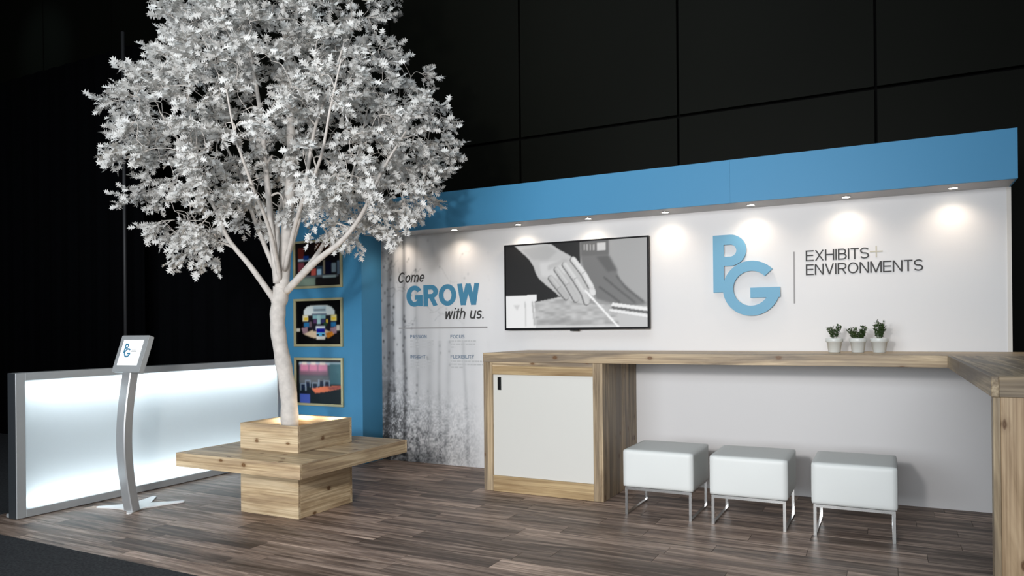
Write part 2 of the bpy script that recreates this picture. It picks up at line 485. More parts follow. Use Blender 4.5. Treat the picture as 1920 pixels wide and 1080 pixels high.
def text_mesh(name, body, x0, x1, z0, z1, y, mat, parent, depth=0.0015, weight=0.12, shear=0.0, gap=0.09):
    """flat lettering facing -Y, fitted to the given world box"""
    strokes = []; pen = 0.0
    for ch in body:
        g, w_ = glyph(ch, weight)
        for pl in g: strokes.append([(x+pen+shear*z, z) for x, z in pl])
        pen += w_+gap
    allx = [p[0] for s_ in strokes for p in s_]
    mn, mx_ = min(allx)-weight/2, max(allx)+weight/2
    sx = (x1-x0)/(mx_-mn); sz = (z1-z0)
    cx, cz = (x0+x1)/2, (z0+z1)/2
    verts, faces = [], []
    for si, pl in enumerate(strokes):
        n = len(pl); L_, R_ = [], []
        for i, p in enumerate(pl):
            def dr(a, b_):
                d = Vector((b_[0]-a[0], b_[1]-a[1])); return d.normalized() if d.length > 1e-9 else Vector((1, 0))
            closed = (Vector(pl[0])-Vector(pl[-1])).length < 1e-6 and n > 3
            if i == 0: d0 = dr(pl[-2], pl[0]) if closed else dr(pl[0], pl[1]); d1 = dr(pl[0], pl[1])
            elif i == n-1: d0 = dr(pl[-2], pl[-1]); d1 = dr(pl[0], pl[1]) if closed else d0
            else: d0 = dr(pl[i-1], p); d1 = dr(p, pl[i+1])
            tn = (d0+d1); tn = tn.normalized() if tn.length > 1e-6 else d1
            nr = Vector((-tn.y, tn.x)); k = 1/max(0.6, nr.dot(Vector((-d1.y, d1.x))))
            q = nr*(weight/2*k)
            L_.append((p[0]+q.x, p[1]+q.y)); R_.append((p[0]-q.x, p[1]-q.y))
        off = len(verts); lift = depth*(1+0.04*(si % 5))
        for (a, b_) in zip(L_, R_):
            for (px, pz) in (a, b_):
                pz = min(1.0, max(0.0, pz))
                wx, wz = (px-mn)*sx+x0-cx, pz*sz+z0-cz
                verts += [(wx, -lift, wz), (wx, 0.0004, wz)]
        for i in range(n-1):
            a = off+i*4; b_ = a+4
            faces += [(a, b_, b_+2, a+2), (a, a+1, b_+1, b_), (a+2, b_+2, b_+3, a+3)]
        e = off+(n-1)*4
        faces += [(off, off+2, off+3, off+1), (e, e+1, e+3, e+2)]
    return link_mesh(name, mesh_from(name, verts, faces), (cx, y, cz), mat, parent)

# ================================================================== SETTING
YW, YH = 5.733, 5.432          # booth wall plane, blue fascia plane
X_WL, X_WR = -4.364, 0.7315    # wall's left and right end
FX0, FX1, FY0, FY1 = -5.46, 0.76, 2.573, 5.75

# floor of vinyl planks
floor = box('floor', FX0, FX1, FY0, FY1, -0.02, -0.004, SUB); tag(floor, 'brown vinyl plank floor of the booth', 'floor', kind='structure')
PW = 0.1515
row = 0; y = FY0
cache = {}
pr = random.Random(3)
while y < FY1 - 0.02:
    y1 = min(y + PW, FY1)
    x = FX0 - pr.random()*0.9
    while x < FX1:
        L = 0.914
        a, b_ = max(x, FX0), min(x + L, FX1)
        if b_ - a > 0.04:
            key = (round(b_-a, 2), round(y1-y, 3))
            if key not in cache:
                bm = bmesh.new()
                hx, hy = (b_-a)/2 - 0.0012, (y1-y)/2 - 0.0012
                add_box(bm, -hx, hx, -hy, hy, -0.004, 0.0)
                cache[key] = bm_mesh('plank', bm); cache[key].materials.append(FLOORM)
            link_mesh('plank', cache[key], ((a+b_)/2, (y+y1)/2, 0.0), None, floor)
        x += L
    y = y1; row += 1

# dark carpet of the hall around the booth
car = multi_box('floor_carpet', [(-16, 6, -6, FY0, -0.03, 0.003), (-16, FX0, FY0, 7.2, -0.03, 0.003), (FX1, 6, FY0, 7.2, -0.03, 0.003), (FX0, FX1, FY1+0.08, 7.2, -0.03, 0.003)], (-2, 2, 0), CARPET)
tag(car, 'charcoal carpet of the hall in front of the booth', 'carpet', kind='structure')

# white booth wall with printed mural
wall = box('wall_back', X_WL-0.02, X_WR, YW, YW+0.06, 0, 2.46, WHITEWALL); tag(wall, 'white back wall of the booth', 'wall', kind='structure')
t = box('trim_1', X_WR-0.024, X_WR, YW-0.006, YW-0.0005, 0, 2.143, plain('trim_white', (0.66, 0.62, 0.57), 0.4)); tag(t, 'narrow pale end trim of the white wall', 'trim', kind='structure')

# blue picture wall left of it
pil = box('wall_left', -5.43, X_WL-0.0006, YH, YW+0.06, 0, 2.459, BLUE); tag(pil, 'blue wall that carries the three pictures', 'wall', kind='structure')
# blue header with soffit
hd = empty('trim_2', (-1.8, YH, 2.146), 'long blue header band over the white wall', 'header', kind='structure')
XJ = -1.0
box('fascia_panel', X_WL-0.018, XJ-0.0003, YH, YH+0.02, 2.146, 2.459, BLUE, hd)
box('fascia_panel', XJ+0.0003, 0.7194, YH, YH+0.02, 2.146, 2.459, BLUE, hd)
box('soffit', X_WL-0.018, 0.7194, YH+0.021, YW-0.001, 2.146, 2.16, SOFFIT, hd)
box('top_panel', X_WL-0.018, 0.7194, YH+0.021, YW-0.001, 2.44, 2.459, BLUE, hd)
box('end_panel', 0.7196, 0.7296, YH, YW-0.001, 2.146, 2.459, BLUE, hd)

# dark panelled hall wall behind
hall = box('wall_rear', -16, 6, 6.66, 6.7, -0.03, 7.0, SEAM); tag(hall, 'dark panelled wall of the hall behind the booth', 'wall', kind='structure')
GX, GD, GZ = -3.2736, 1.6063, 3.171
bmc = {}
for k in range(-7, 6):
    for (z0, z1) in ((0.0, GZ), (GZ, 6.6)):
        key = z0
        if key not in bmc:
            bm = bmesh.new(); add_box(bm, -GD/2+0.011, GD/2-0.011, -0.03, 0.03, (z0-z1)/2+0.014, (z1-z0)/2-0.014)
            bmc[key] = bm_mesh('panel', bm); bmc[key].materials.append(PANEL)
        link_mesh('panel', bmc[key], (GX+(k+0.5)*GD, 6.63, (z0+z1)/2), None, hall)

# black drapes left of the booth
def drape(name, x0, x1, y, z0, z1, label):
    n = int((x1-x0)/0.03)
    verts, faces = [], []
    for i in range(n+1):
        x = x0+(x1-x0)*i/n
        dy = 0.010*math.sin(x*23)+0.004*math.sin(x*57+1)
        for side in (0, 0.006):
            for z in (z0, z1):
                verts.append((x-(x0+x1)/2, dy+side, z-z0))
    for i in range(n):
        a = i*4; b_ = a+4
        faces += [(a, b_, b_+1, a+1), (a+2, a+3, b_+3, b_+2), (a+1, b_+1, b_+3, a+3), (a, a+2, b_+2, b_)]
    o = link_mesh(name, mesh_from(name, verts, faces, True), ((x0+x1)/2, y, z0), DRAPE)
    return tag(o, label, 'drape')
drape('black_drape', -13.0, -7.18, 5.25, 0.004, 4.42, 'tall black drape hanging at far left behind the light box')
drape('black_drape', -7.45, -5.5, 5.45, 0.004, 2.35, 'lower black drape between the tall drape and blue wall')
vs, fs = tube_geo([(0, 0, 0), (0, 0, 4.5)], [0.018, 0.018], 10)
po = empty('drape_pole', (-7.33, 5.12, 0.004), 'slim grey upright pole before the tall black drape', 'pole')
link_mesh('upright', mesh_from('upright', vs, fs, True), (-7.33, 5.12, 0.012), plain('pole_grey', (0.03, 0.03, 0.032), 0.5), po)
box('foot_plate', -7.53, -7.13, 4.92, 5.19, 0.004, 0.012, BLACK, po, 0.002)

# ================================================================== MURAL
def make_mural():
    wd, ht = 1.52, 2.142
    w_, h = 256, 330
    X = np.linspace(0, wd, w_)[None, :].repeat(h, 0)
    Z = np.linspace(ht, 0, h)[:, None].repeat(w_, 1)
    base = 0.80*np.ones((h, w_))
    fade = np.clip(1-X/1.15, 0, 1)**0.8
    low = np.clip((1.25-Z)/1.25, 0, 1)
    base -= 0.20*fade
    base -= 0.12*vnoise(h, w_, 4, 7)*fade
    # trunks: x, width, darkness, lean
    trunks = [(0.02, .05, .26, .0), (0.085, .030, .46, .02), (0.14, .020, .26, .0), (0.185, .05, -.14, .0), (0.265, .022, .42, .0), (0.33, .05, -.10, .0), (0.41, .02, .13, .0),
              (0.55, .035, .12, .02), (0.66, .02, .14, .0), (0.77, .03, .10, .06), (0.93, .02, .13, -.03), (1.02, .05, .07, .0), (1.19, .02, .10, -.05)]
    for (cx, tw, dk, ln) in trunks:
        c = cx+ln*(Z-1)+0.006*np.sin(Z*5+cx*40)
        prof = np.exp(-((X-c)/tw)**2)
        s = np.clip(0.55+0.75*(1.6-Z)/1.6, 0.35, 1.2) if cx > 0.5 else np.clip(0.75+0.3*low, 0, 1.2)
        s = s*np.where((Z > 1.15) & (cx > 0.5), 0.35, 1)
        base -= dk*prof*s*(0.7+0.6*vnoise(h, w_, 24, 3))
        # knots on the bark
        for _ in range(14 if dk > .2 else 5):
            kz = rng.uniform(0.2, 2.1); kx = cx+rng.normal(0, tw*0.5)
            base -= (0.30 if cx < .5 else .15)*np.exp(-((X-kx)/0.010)**2-((Z-kz)/0.013)**2)
    # twigs high up
    tw_im = np.zeros((h, w_, 3))
    for i in range(34):
        x0 = rng.choice([0.05, 0.1, 0.27, 0.30, 0.62, 0.78, .9])+rng.normal(0, .04); z0 = rng.uniform(1.25, 2.1)
        dx = rng.uniform(-.14, .16); pts = [(x0/wd, 1-z0/ht)]
        for j in range(4):
            x0 += dx*0.3+rng.normal(0, .012); z0 += rng.uniform(-.015, .05); pts.append((x0/wd, 1-z0/ht))
        stroke(tw_im, pts, 0.0016, (255, 255, 255), 1, 0.6, wd/ht)
    base -= 0.30*tw_im[..., 0]*np.clip(1.3-X, 0.1, 1)
    # undergrowth near the ground
    f1 = vnoise(h, w_, 165, 128); f2 = vnoise(h, w_, 60, 44); f3 = vnoise(h, w_, 9, 7)
    under = np.clip((0.72-Z)/0.5, 0, 1)*np.clip(1.32-X, 0, 1)**0.7
    base -= under*(0.62*(f1-0.45)+0.34*(f2-0.45)+0.06)
    dk = np.exp(-((X-0.14)/0.20)**2)*np.clip((1.1-Z)/0.7, 0, 1)
    base -= dk*(0.08+0.34*(f2-.45)+0.30*(f1-.5)+0.08*f3)
    # soft whitening towards the plain wall
    k = np.clip((X-0.95)/0.45, 0, 1)
    base = base*(1-k)+0.80*k
    base = np.where(base < 0.22, 0.22+(base-0.22)*0.35, base)
    base = np.clip(base, 0.07, 0.82)
    img = np.stack([base*0.995, base*0.985, base*0.99], -1)
    tint = np.clip((0.8-base)/0.5, 0, 1)[..., None]
    img = img*(1-tint*np.array([0.05, 0.03, 0.0]))
    k3 = k[..., None]
    img = img*0.93
    img = img*(1-k3)+np.array([0.745, 0.735, 0.735])*k3
    print_grid('printed_mural', img, wd, ht, (X_WL+wd/2, YW-0.0015, ht/2), attr_mat('mural_print', 0, 0.6, 0.2), wall)
make_mural()

# ================================================================== DOWNLIGHTS
ordinal = ['nearest the tree', 'second from the tree', 'third from the tree, left of the screen', 'above the middle of the wall screen', 'right of the wall screen', 'above the blue logo letters', 'above the dark lettering', 'nearest the right wall end']
for i in range(8):
    x, yl, z = -4.0796+0.6396*i, 5.592, 2.146
    d = empty('recessed_downlight', (x, yl, z), 'small round recessed downlight in the header underside, '+ordinal[i], 'lamp', 'downlights under the blue header')
    verts, faces = [], []
    n = 24
    for (r, zz) in ((0.034, 0.0), (0.034, -0.004), (0.025, -0.004), (0.025, 0.0)):
        for k in range(n):
            a = 2*math.pi*k/n; verts.append((r*math.cos(a), r*math.sin(a), zz))
    for j in range(3):
        for k in range(n):
            k2 = (k+1) % n; faces.append((j*n+k, j*n+k2, (j+1)*n+k2, (j+1)*n+k))
    link_mesh('bezel', mesh_from('bezel', verts, faces, True), (x, yl, z), CHROME, d)
    lathe('lens', [(0.0245, -0.0035), (0.0245, -0.001)], 20, (x, yl, z), LED, d, False)
    s = spot('downlight_beam', (x, yl, z-0.012), (x, yl+0.05, 0), 6.0, (1.0, 0.84, 0.68), 140, 1.0, 0.025)

# ================================================================== TREE
def build_tree():
    T = Vector((-3.77, 3.9, 0)); Rv = right; Fv = fwd
    def P(a, b_, z): return T + Rv*a + Fv*b_ + Vector((0, 0, z))
    root_loc = (-3.77, 3.9, 0.50)
    tree = empty('white_tree', root_loc, 'white painted artificial tree rising from the wooden planter bench', 'tree')
    trunk = [(-0.008, .0, .50), (-0.014, .0, .607), (-0.020, 0, .797), (-0.049, 0, .987), (-0.086, 0, 1.215), (-0.092, 0, 1.366), (-0.078, 0, 1.48), (-0.062, 0, 1.556)]
    limbs = [
     ([(-0.062, 0, 1.537), (-0.024, 0.0, 1.935), (0.015, 0.0, 2.466), (-0.014, 0.05, 3.052), (-0.059, 0.1, 3.573), (-0.07, 0.1, 3.96)], .052),
     ([(-0.082, -0.03, 1.592), (-0.091, -0.1, 1.904), (-0.101, -0.18, 2.315), (-0.116, -0.25, 2.734), (-0.166, -0.3, 3.148), (-0.209, -0.3, 3.542)], .030),
     ([(-0.10, -0.02, 1.46), (-0.245, -0.1, 1.701), (-0.38, -0.15, 1.889), (-0.461, -0.2, 2.114), (-0.632, -0.2, 2.455), (-0.795, -0.25, 2.74)], .024),
     ([(-0.02, -0.03, 1.53), (0.229, -0.2, 1.716), (0.436, -0.3, 1.848), (0.584, -0.35, 2.017), (0.728, -0.35, 2.313), (0.89, -0.3, 2.602)], .028),
     ([(-0.02, 0.0, 1.55), (0.142, 0.05, 1.748), (0.229, 0.12, 1.917), (0.322, 0.2, 2.147), (0.414, 0.3, 2.532), (0.487, 0.4, 2.963)], .022),
     ([(-0.014, -0.02, 1.78), (0.1, -0.15, 1.988), (0.194, -0.25, 2.297), (0.272, -0.3, 2.625), (0.411, -0.3, 2.999), (0.522, -0.3, 3.356)], .021),
     ([(-0.05, 0.01, 1.70), (-0.168, 0.25, 2.049), (-0.162, 0.5, 2.418), (-0.132, 0.7, 2.889), (-0.128, 0.85, 3.328)], .022),
     ([(-0.08, 0.02, 1.60), (-0.292, 0.15, 2.035), (-0.48, 0.35, 2.431), (-0.698, 0.5, 2.839), (-0.819, 0.55, 3.316)], .020),
     ([(-0.061, -0.03, 1.609), (-0.046, -0.3, 1.931), (-0.079, -0.55, 2.202), (-0.121, -0.7, 2.468), (-0.164, -0.75, 2.812)], .018),
     ([(-0.03, -0.03, 1.68), (0.166, -0.35, 2.029), (0.376, -0.6, 2.322), (0.483, -0.75, 2.61), (0.563, -0.8, 2.883)], .018)]
    def smooth_path(pts, per=6):
        pts = [Vector(p) for p in pts]
        out = []
        for i in range(len(pts)-1):
            p0 = pts[max(i-1, 0)]; p1 = pts[i]; p2 = pts[i+1]; p3 = pts[min(i+2, len(pts)-1)]
            for j in range(per):
                t = j/per
                out.append(0.5*((2*p1)+(p2-p0)*t+(2*p0-5*p1+4*p2-p3)*t*t+(3*p1-p0-3*p2+p3)*t**3))
        out.append(pts[-1])
        return out
    L0 = Vector(root_loc)
    tp = smooth_path([P(*p) for p in trunk], 5)
    n = len(tp)
    rad = [0.064-0.012*min(1, i/(n*0.55)) + (0.006 if i > n-8 else 0) + 0.0025*math.sin(i*1.3) for i in range(n)]
    rad[0] = 0.072
    v, f = tube_geo([p-L0 for p in tp], rad, 20)
    link_mesh('trunk', mesh_from('trunk', v, f, True), L0, BARK, tree)
    nodes = []; nrad = []
    for pts, r0 in limbs:
        sp = smooth_path([P(*p) for p in pts], 6)
        m_ = len(sp)
        rr = [r0*(1-0.78*(i/(m_-1))**0.8) for i in range(m_)]
        v, f = tube_geo([p-L0 for p in sp], rr, 10)
        link_mesh('limb', mesh_from('limb', v, f, True), L0, BARK, tree)
        for i, p in enumerate(sp):
            if i > m_*0.30: nodes.append(p); nrad.append(rr[i])
    poly = [(-0.788, 4.143), (-0.839, 3.612), (-0.814, 3.46), (-0.955, 3.386), (-0.941, 3.215), (-1.057, 3.083), (-1.17, 3.084), (-0.99, 2.95), (-1.236, 2.964), (-1.283, 2.774), (-1.144, 2.667), (-1.328, 2.54), (-1.165, 2.458), (-1.014, 2.419), (-1.202, 2.189), (-1.09, 1.945), (-0.841, 1.886), (-0.858, 1.708), (-0.653, 1.694), (-0.546, 1.781), (-0.336, 1.90), (-0.167, 1.86), (0.062, 1.94), (0.365, 1.85), (0.593, 1.872), (0.936, 1.982), (1.098, 2.265), (1.061, 2.372), (1.176, 2.492), (1.209, 2.701), (1.082, 2.903), (0.984, 3.025), (0.841, 3.179), (0.767, 3.274), (0.616, 3.37), (0.571, 3.466), (0.686, 3.597), (0.616, 4.129), (-0.065, 4.364)]
    def inside(a, z):
        c = False; k = len(poly)
        for i in range(k):
            x0, y0 = poly[i]; x1, y1 = poly[(i+1) % k]
            if (y0 > z) != (y1 > z) and a < (x1-x0)*(z-y0)/(y1-y0)+x0: c = not c
        return c
    R = random.Random(21)
    tips = []
    for (a, z) in ((-1.16, 2.86), (-1.02, 2.80), (-1.19, 2.55), (-1.03, 2.57), (-1.07, 2.21), (-0.93, 2.25), (-0.97, 2.02), (-0.77, 1.80), (-0.68, 1.86), (-0.87, 3.30), (-0.76, 3.45), (1.08, 2.66), (1.07, 2.50), (0.98, 2.26), (0.93, 2.92), (0.60, 3.45), (0.82, 2.06), (0.60, 1.95), (0.42, 1.93), (0.26, 1.98), (0.50, 2.07), (0.72, 2.16), (0.88, 2.14), (0.32, 2.16), (0.95, 2.40), (0.70, 1.99)):
        tips.append(P(a, R.uniform(-.1, .1), z))
    CA, CZ = -0.06, 2.75
    tries = 0
    while len(tips) < 520 and tries < 60000:
        tries += 1
        a = R.uniform(-1.32, 1.2); z = R.uniform(1.7, 4.25); a0, z0 = a, z
        if not inside(a, z): continue
        a = CA+(a-CA)*0.93; z = CZ+(z-CZ)*0.95
        rr = math.hypot((a-CA)/1.22, (z-CZ)/(1.55 if z > CZ else 1.05))
        dep = 0.98*math.sqrt(max(0.0, 1-min(1, rr)**2))
        if z < 2.15: dep *= 0.65
        b_ = R.uniform(-1, 1)*dep
        # keep the pruned inside open
        if abs(a+0.02) < 0.16 and z < 2.1: continue
        if -0.30 < a < 0.34 and z < 2.5 and b_ < 0.05 and R.random() < 0.6: continue
        p = P(a*(1+b_/5.19*0.9), b_, z+(z-1.237)*b_/5.19*0.9)
        if p.y > 5.32: continue
        if min([(p-q).length for q in tips] or [9]) < 0.12: continue
        tips.append(p)
    base_pt = P(-0.06, 0, 1.6)
    tips.sort(key=lambda p: (p-base_pt).length)
    tv, tf = [], []
    twiglets = []
    for p in tips:
        best, bi = 1e9, 0
        for i, q in enumerate(nodes):
            d = (p-q).length
            up_pen = 0.5*max(0, q.z-p.z)
            out = (q-base_pt).length-(p-base_pt).length
            c = d+up_pen+0.6*max(0, out)
            if c < best: best, bi = c, i
        q = nodes[bi]; r0 = min(0.010, nrad[bi]*0.7)
        d = p-q; ln = d.length
        mid1 = q+d*0.35+Vector((R.gauss(0, .03), R.gauss(0, .03), 0.04+0.06*ln))
        mid2 = q+d*0.7+Vector((R.gauss(0, .03), R.gauss(0, .03), 0.03+0.06*ln))
        path = smooth_path([q, mid1, mid2, p], 3)
        k = len(path)
        rr = [max(0.0022, r0*(1-0.8*i/(k-1))) for i in range(k)]
        tube_geo([x-L0 for x in path], rr, 5, tv, tf, cap=False)
        for i in range(2, k, 2):
            nodes.append(path[i]); nrad.append(rr[i])
        dirn = (p-mid2).normalized()
        outw = (p-P(-0.06, 0, 2.5)).normalized()
        for s in range(5):
            dd = (dirn*0.5+outw*0.7+Vector((R.gauss(0, .5), R.gauss(0, .5), R.gauss(-.05, .4)))).normalized()
            st = path[-1-(s % 3)] if s else p
            twiglets.append((st, dd, R.uniform(.08, .16)))
    # leaves along the twiglets
    mats = []
    for st, dd, ln in twiglets:
        en = st+dd*ln+Vector((0, 0, -0.02))
        tube_geo([st-L0, (st+en)/2-L0+Vector((0, 0, .006)), en-L0], [0.0025, 0.002, 0.0012], 3, tv, tf, cap=False)
        side = dd.cross(Vector((0, 0, 1)))
        side = side.normalized() if side.length > 1e-3 else Vector((1, 0, 0))
        kk = 7
        for j in range(kk+1):
            t = 0.25+0.75*j/kk
            pos = st+(en-st)*t
            if j == kk: ld = dd.copy()
            else: ld = (dd*0.75+side*(1 if j % 2 else -1)*0.85)
            ld = (ld+Vector((R.gauss(0, .22), R.gauss(0, .22), R.gauss(-.05, .25)))).normalized()
            nrm = (Vector((0, 0, 1))*0.55+Vector((R.gauss(0, .6), R.gauss(0, .6), R.gauss(0, .3)))-fwd*0.45)
            y_ = nrm.cross(ld)
            if y_.length < 1e-3: continue
            y_.normalize(); z_ = ld.cross(y_)
            s = R.uniform(0.044, 0.070)
            M = Matrix((ld*s, y_*s, z_*s)).transposed().to_4x4(); M.translation = pos
            mats.append(M)
    bm_t = mesh_from('twigs', tv, tf, True)
    o = link_mesh('twigs', bm_t, L0, BARK, tree); o['kind'] = 'stuff'
    # lobed leaf
    prof = [(0, .012), (.13, .02), (.24, .27), (.34, .08), (.46, .44), (.57, .10), (.70, .36), (.78, .09), (1.0, .0)]
    def leaf(bend, fold):
        vs, fs = [], []
        for (t, w_) in prof:
            zc = -bend*t*t
            lean = 0.06 if w_ > .11 else 0.0
            vs += [(t+lean, -w_, zc+fold*w_), (t, 0, zc), (t+lean, w_, zc+fold*w_)]
        for i in range(len(prof)-1):
            a = i*3; b_ = a+3
            fs += [(a, b_, b_+1, a+1), (a+1, b_+1, b_+2, a+2)]
        return vs, fs
    variants = [leaf(.12, .35), leaf(.28, .2), leaf(.05, .5), leaf(-.08, .3)]
    vm = []
    for vs, fs in variants:
        me = mesh_from('leaf', vs, fs, False); me.materials.append(LEAF); vm.append(me)
    camp = Vector((0, 0, CAM_H))
    def vis(M):
        p = M.translation; d = (p-camp).dot(fwd)
        v_ = 619.8-1368.2*(p.z-CAM_H)/d
        return (p-camp).length + (50 if v_ < 5 else 0)
    order = sorted(range(len(mats)), key=lambda i: vis(mats[i])/mats[i].to_scale().x)
    single = set(order[:300])
    for i in order[:300]:
        o = bpy.data.objects.new('leaf', vm[i % 4]); COL.objects.link(o)
        o.parent = tree
        M = mats[i].copy(); M.translation = M.translation-L0
        o.matrix_local = M
    allv, allf = [], []; off = 0
    for vi, (vs, fs) in enumerate(variants):
        V = np.array(vs); Fq = np.array(fs)
        ids = [i for i in range(len(mats)) if i not in single and i % 4 == vi]
        A = np.array([[list(r) for r in mats[i].to_3x3()] for i in ids]); B = np.array([list(mats[i].translation-L0) for i in ids])
        co = np.einsum('nij,kj->nki', A, V)+B[:, None, :]
        nv = len(V)
        allv.append(co.reshape(-1, 3))
        allf.append((Fq[None]+(np.arange(len(ids))*nv)[:, None, None]+off).reshape(-1, 4)); off += nv*len(ids)
    co = np.concatenate(allv).astype(np.float32); f = np.concatenate(allf).astype(np.int32)
    me = bpy.data.meshes.new('foliage')
    me.vertices.add(len(co)); me.vertices.foreach_set('co', co.ravel())
    me.loops.add(f.size); me.loops.foreach_set('vertex_index', f.ravel())
    me.polygons.add(len(f)); me.polygons.foreach_set('loop_start', np.arange(0, f.size, 4, dtype=np.int32))
    me.update(); me.validate()
    o = link_mesh('foliage', me, L0, LEAF, tree); o['kind'] = 'stuff'
    print('leaves', len(mats), 'tips', len(tips))
build_tree()

# ================================================================== PLANTER BENCH
bx0, bx1, by0, by1 = -3.996, -3.467, 3.641, 4.188
sx0, sx1, sy0, sy1 = -4.257, -3.158, 3.329, 4.437
SZ, ST, PZ = 0.439, 0.092, 0.617
bench = empty('planter_bench', ((bx0+bx1)/2, (by0+by1)/2, 0), 'square pine bench around the planter box of the white tree', 'bench')
th = 0.022
box('base_board', bx0, bx1, by0, by0+th, 0.001, SZ-ST, W[0], bench, 0.0015)
box('base_board', bx0, bx1, by1-th, by1, 0.001, SZ-ST, W[0], bench, 0.0015)
box('base_board', bx0, bx0+th, by0+th, by1-th, 0.001, SZ-ST, W[1], bench, 0.0015)
box('base_board', bx1-th, bx1, by0+th, by1-th, 0.001, SZ-ST, W[1], bench, 0.0015)
# slab: top planks in four runs around the box, plus edge boards
ed = 0.02
nb = 4
for k in range(7):
    wdt = (sy1-sy0-2*ed)/7
    y0_ = sy0+ed+wdt*k
    box('seat_plank', sx0+ed, sx1-ed, y0_+0.0006, y0_+wdt-0.0006, SZ-0.03, SZ, W[0], bench, 0.0012)
box('edge_board', sx0, sx1, sy0, sy0+ed, SZ-ST, SZ, W[0], bench, 0.0015)
box('edge_board', sx0, sx1, sy1-ed, sy1, SZ-ST, SZ, W[0], bench, 0.0015)
box('edge_board', sx0, sx0+ed, sy0+ed, sy1-ed, SZ-ST, SZ, W[1], bench, 0.0015)
box('edge_board', sx1-ed, sx1, sy0+ed, sy1-ed, SZ-ST, SZ, W[1], bench, 0.0015)
box('bench_underside', sx0+ed, sx1-ed, sy0+ed, sy1-ed, SZ-ST+0.004, SZ-0.031, W[0], bench)
# planter box
box('planter_board', bx0, bx1, by0, by0+th, SZ+0.0005, PZ, W[0], bench, 0.0015)
box('planter_board', bx0, bx1, by1-th, by1, SZ+0.0005, PZ, W[0], bench, 0.0015)
box('planter_board', bx0, bx0+th, by0+th, by1-th, SZ+0.0005, PZ, W[1], bench, 0.0015)
box('planter_board', bx1-th, bx1, by0+th, by1-th, SZ+0.0005, PZ, W[1], bench, 0.0015)
box('planter_floor', bx0+th, bx1-th, by0+th, by1-th, SZ+0.001, 0.499, W[0], bench)
for (ux_, uy_, lab) in ((-3.58, 4.10, 'small warm uplight in the planter box, right behind the trunk'), (-3.89, 4.08, 'small warm uplight in the planter box, left behind the trunk')):
    ul = empty('uplight', (ux_, uy_, 0.50), lab, 'lamp', 'uplights in the planter')
    lathe('lamp_body', [(0.03, 0.0), (0.03, 0.03), (0.026, 0.032)], 16, (ux_, uy_, 0.50), BLACK, ul)
    lathe('lamp_lens', [(0.024, 0.0325), (0.024, 0.034)], 16, (ux_, uy_, 0.50), LED, ul, False)
    spot('uplight_beam', (ux_, uy_, 0.545), (ux_-0.02, uy_-0.10, 1.6), 5.0, (1.0, 0.80, 0.56), 165, 0.5, 0.02)

# ================================================================== LIGHT BOX
lx = -5.19; ly0, ly1, lz = 2.827, 5.25, 0.983; ldp = 0.085
lb = empty('light_box', (lx-ldp/2, (ly0+ly1)/2, 0), 'long low glowing white light box in aluminium frame at left', 'light box')
fw = 0.062
box('frame_stile', lx-ldp, lx, ly0, ly0+fw, 0.004, lz, ALU, lb, 0.002)
box('frame_stile', lx-ldp, lx, ly1-fw, ly1, 0.004, lz, ALU, lb, 0.002)
box('top_rail', lx-ldp, lx, ly0+fw, ly1-fw, lz-fw*0.85, lz, ALU, lb, 0.002)
box('bottom_rail', lx-ldp, lx, ly0+fw, ly1-fw, 0.004, 0.058, ALU, lb, 0.002)
WHT = plain('lightbox_white', (0.85, 0.86, 0.87), 0.7)
box('back_panel', lx-ldp, lx-ldp+0.006, ly0+fw, ly1-fw, 0.0585, lz-fw*0.85-0.0005, WHT, lb)
box('end_cap', lx-ldp, lx-0.004, ly0-0.004, ly0-0.0005, 0.004, lz, plain('end_cap_dark', (0.03, 0.035, 0.04), 0.5), lb)
box('foot', lx-ldp-0.04, lx-ldp-0.001, ly0+0.0, ly0+0.06, 0.004, 0.03, ALU, lb, 0.003)
mt, nt, b = new_mat('diffuser')
nt.nodes.remove(b)
tr = nt.nodes.new('ShaderNodeBsdfTranslucent'); tr.inputs[0].default_value = (0.86, 0.93, 0.96, 1)
df = nt.nodes.new('ShaderNodeBsdfDiffuse'); df.inputs[0].default_value = (0.62, 0.66, 0.68, 1)
mx = nt.nodes.new('ShaderNodeMixShader'); mx.inputs[0].default_value = 0.45
nt.links.new(tr.outputs[0], mx.inputs[1]); nt.links.new(df.outputs[0], mx.inputs[2])
nt.links.new(mx.outputs[0], nt.nodes['Material Output'].inputs['Surface'])
dz0, dz1 = 0.0585, lz-fw*0.85-0.0005
link_mesh('diffuser_panel', mesh_from('diffuser_panel', [(0, ly0+fw-4, dz0-.5), (0, ly1-fw-4, dz0-.5), (0, ly1-fw-4, dz1-.5), (0, ly0+fw-4, dz1-.5)], [(0, 1, 2, 3)]), (lx-0.006, 4, 0.5), mt, lb)
ym = (ly0+ly1)/2
LBP = 6.8
for zz, tz in ((dz1-0.004, dz0), (dz0+0.004, dz1)):
    o = area('light_box_tube', (lx-0.045, ym, zz), (lx-0.045, ym, tz), LBP, (0.90, 0.97, 1.0), 0.03, ly1-ly0-2*fw-0.04)
    o.rotation_euler = (0, 0, 0) if tz < zz else (math.pi, 0, 0)
    if tz > zz: o.data.energy = LBP*0.8

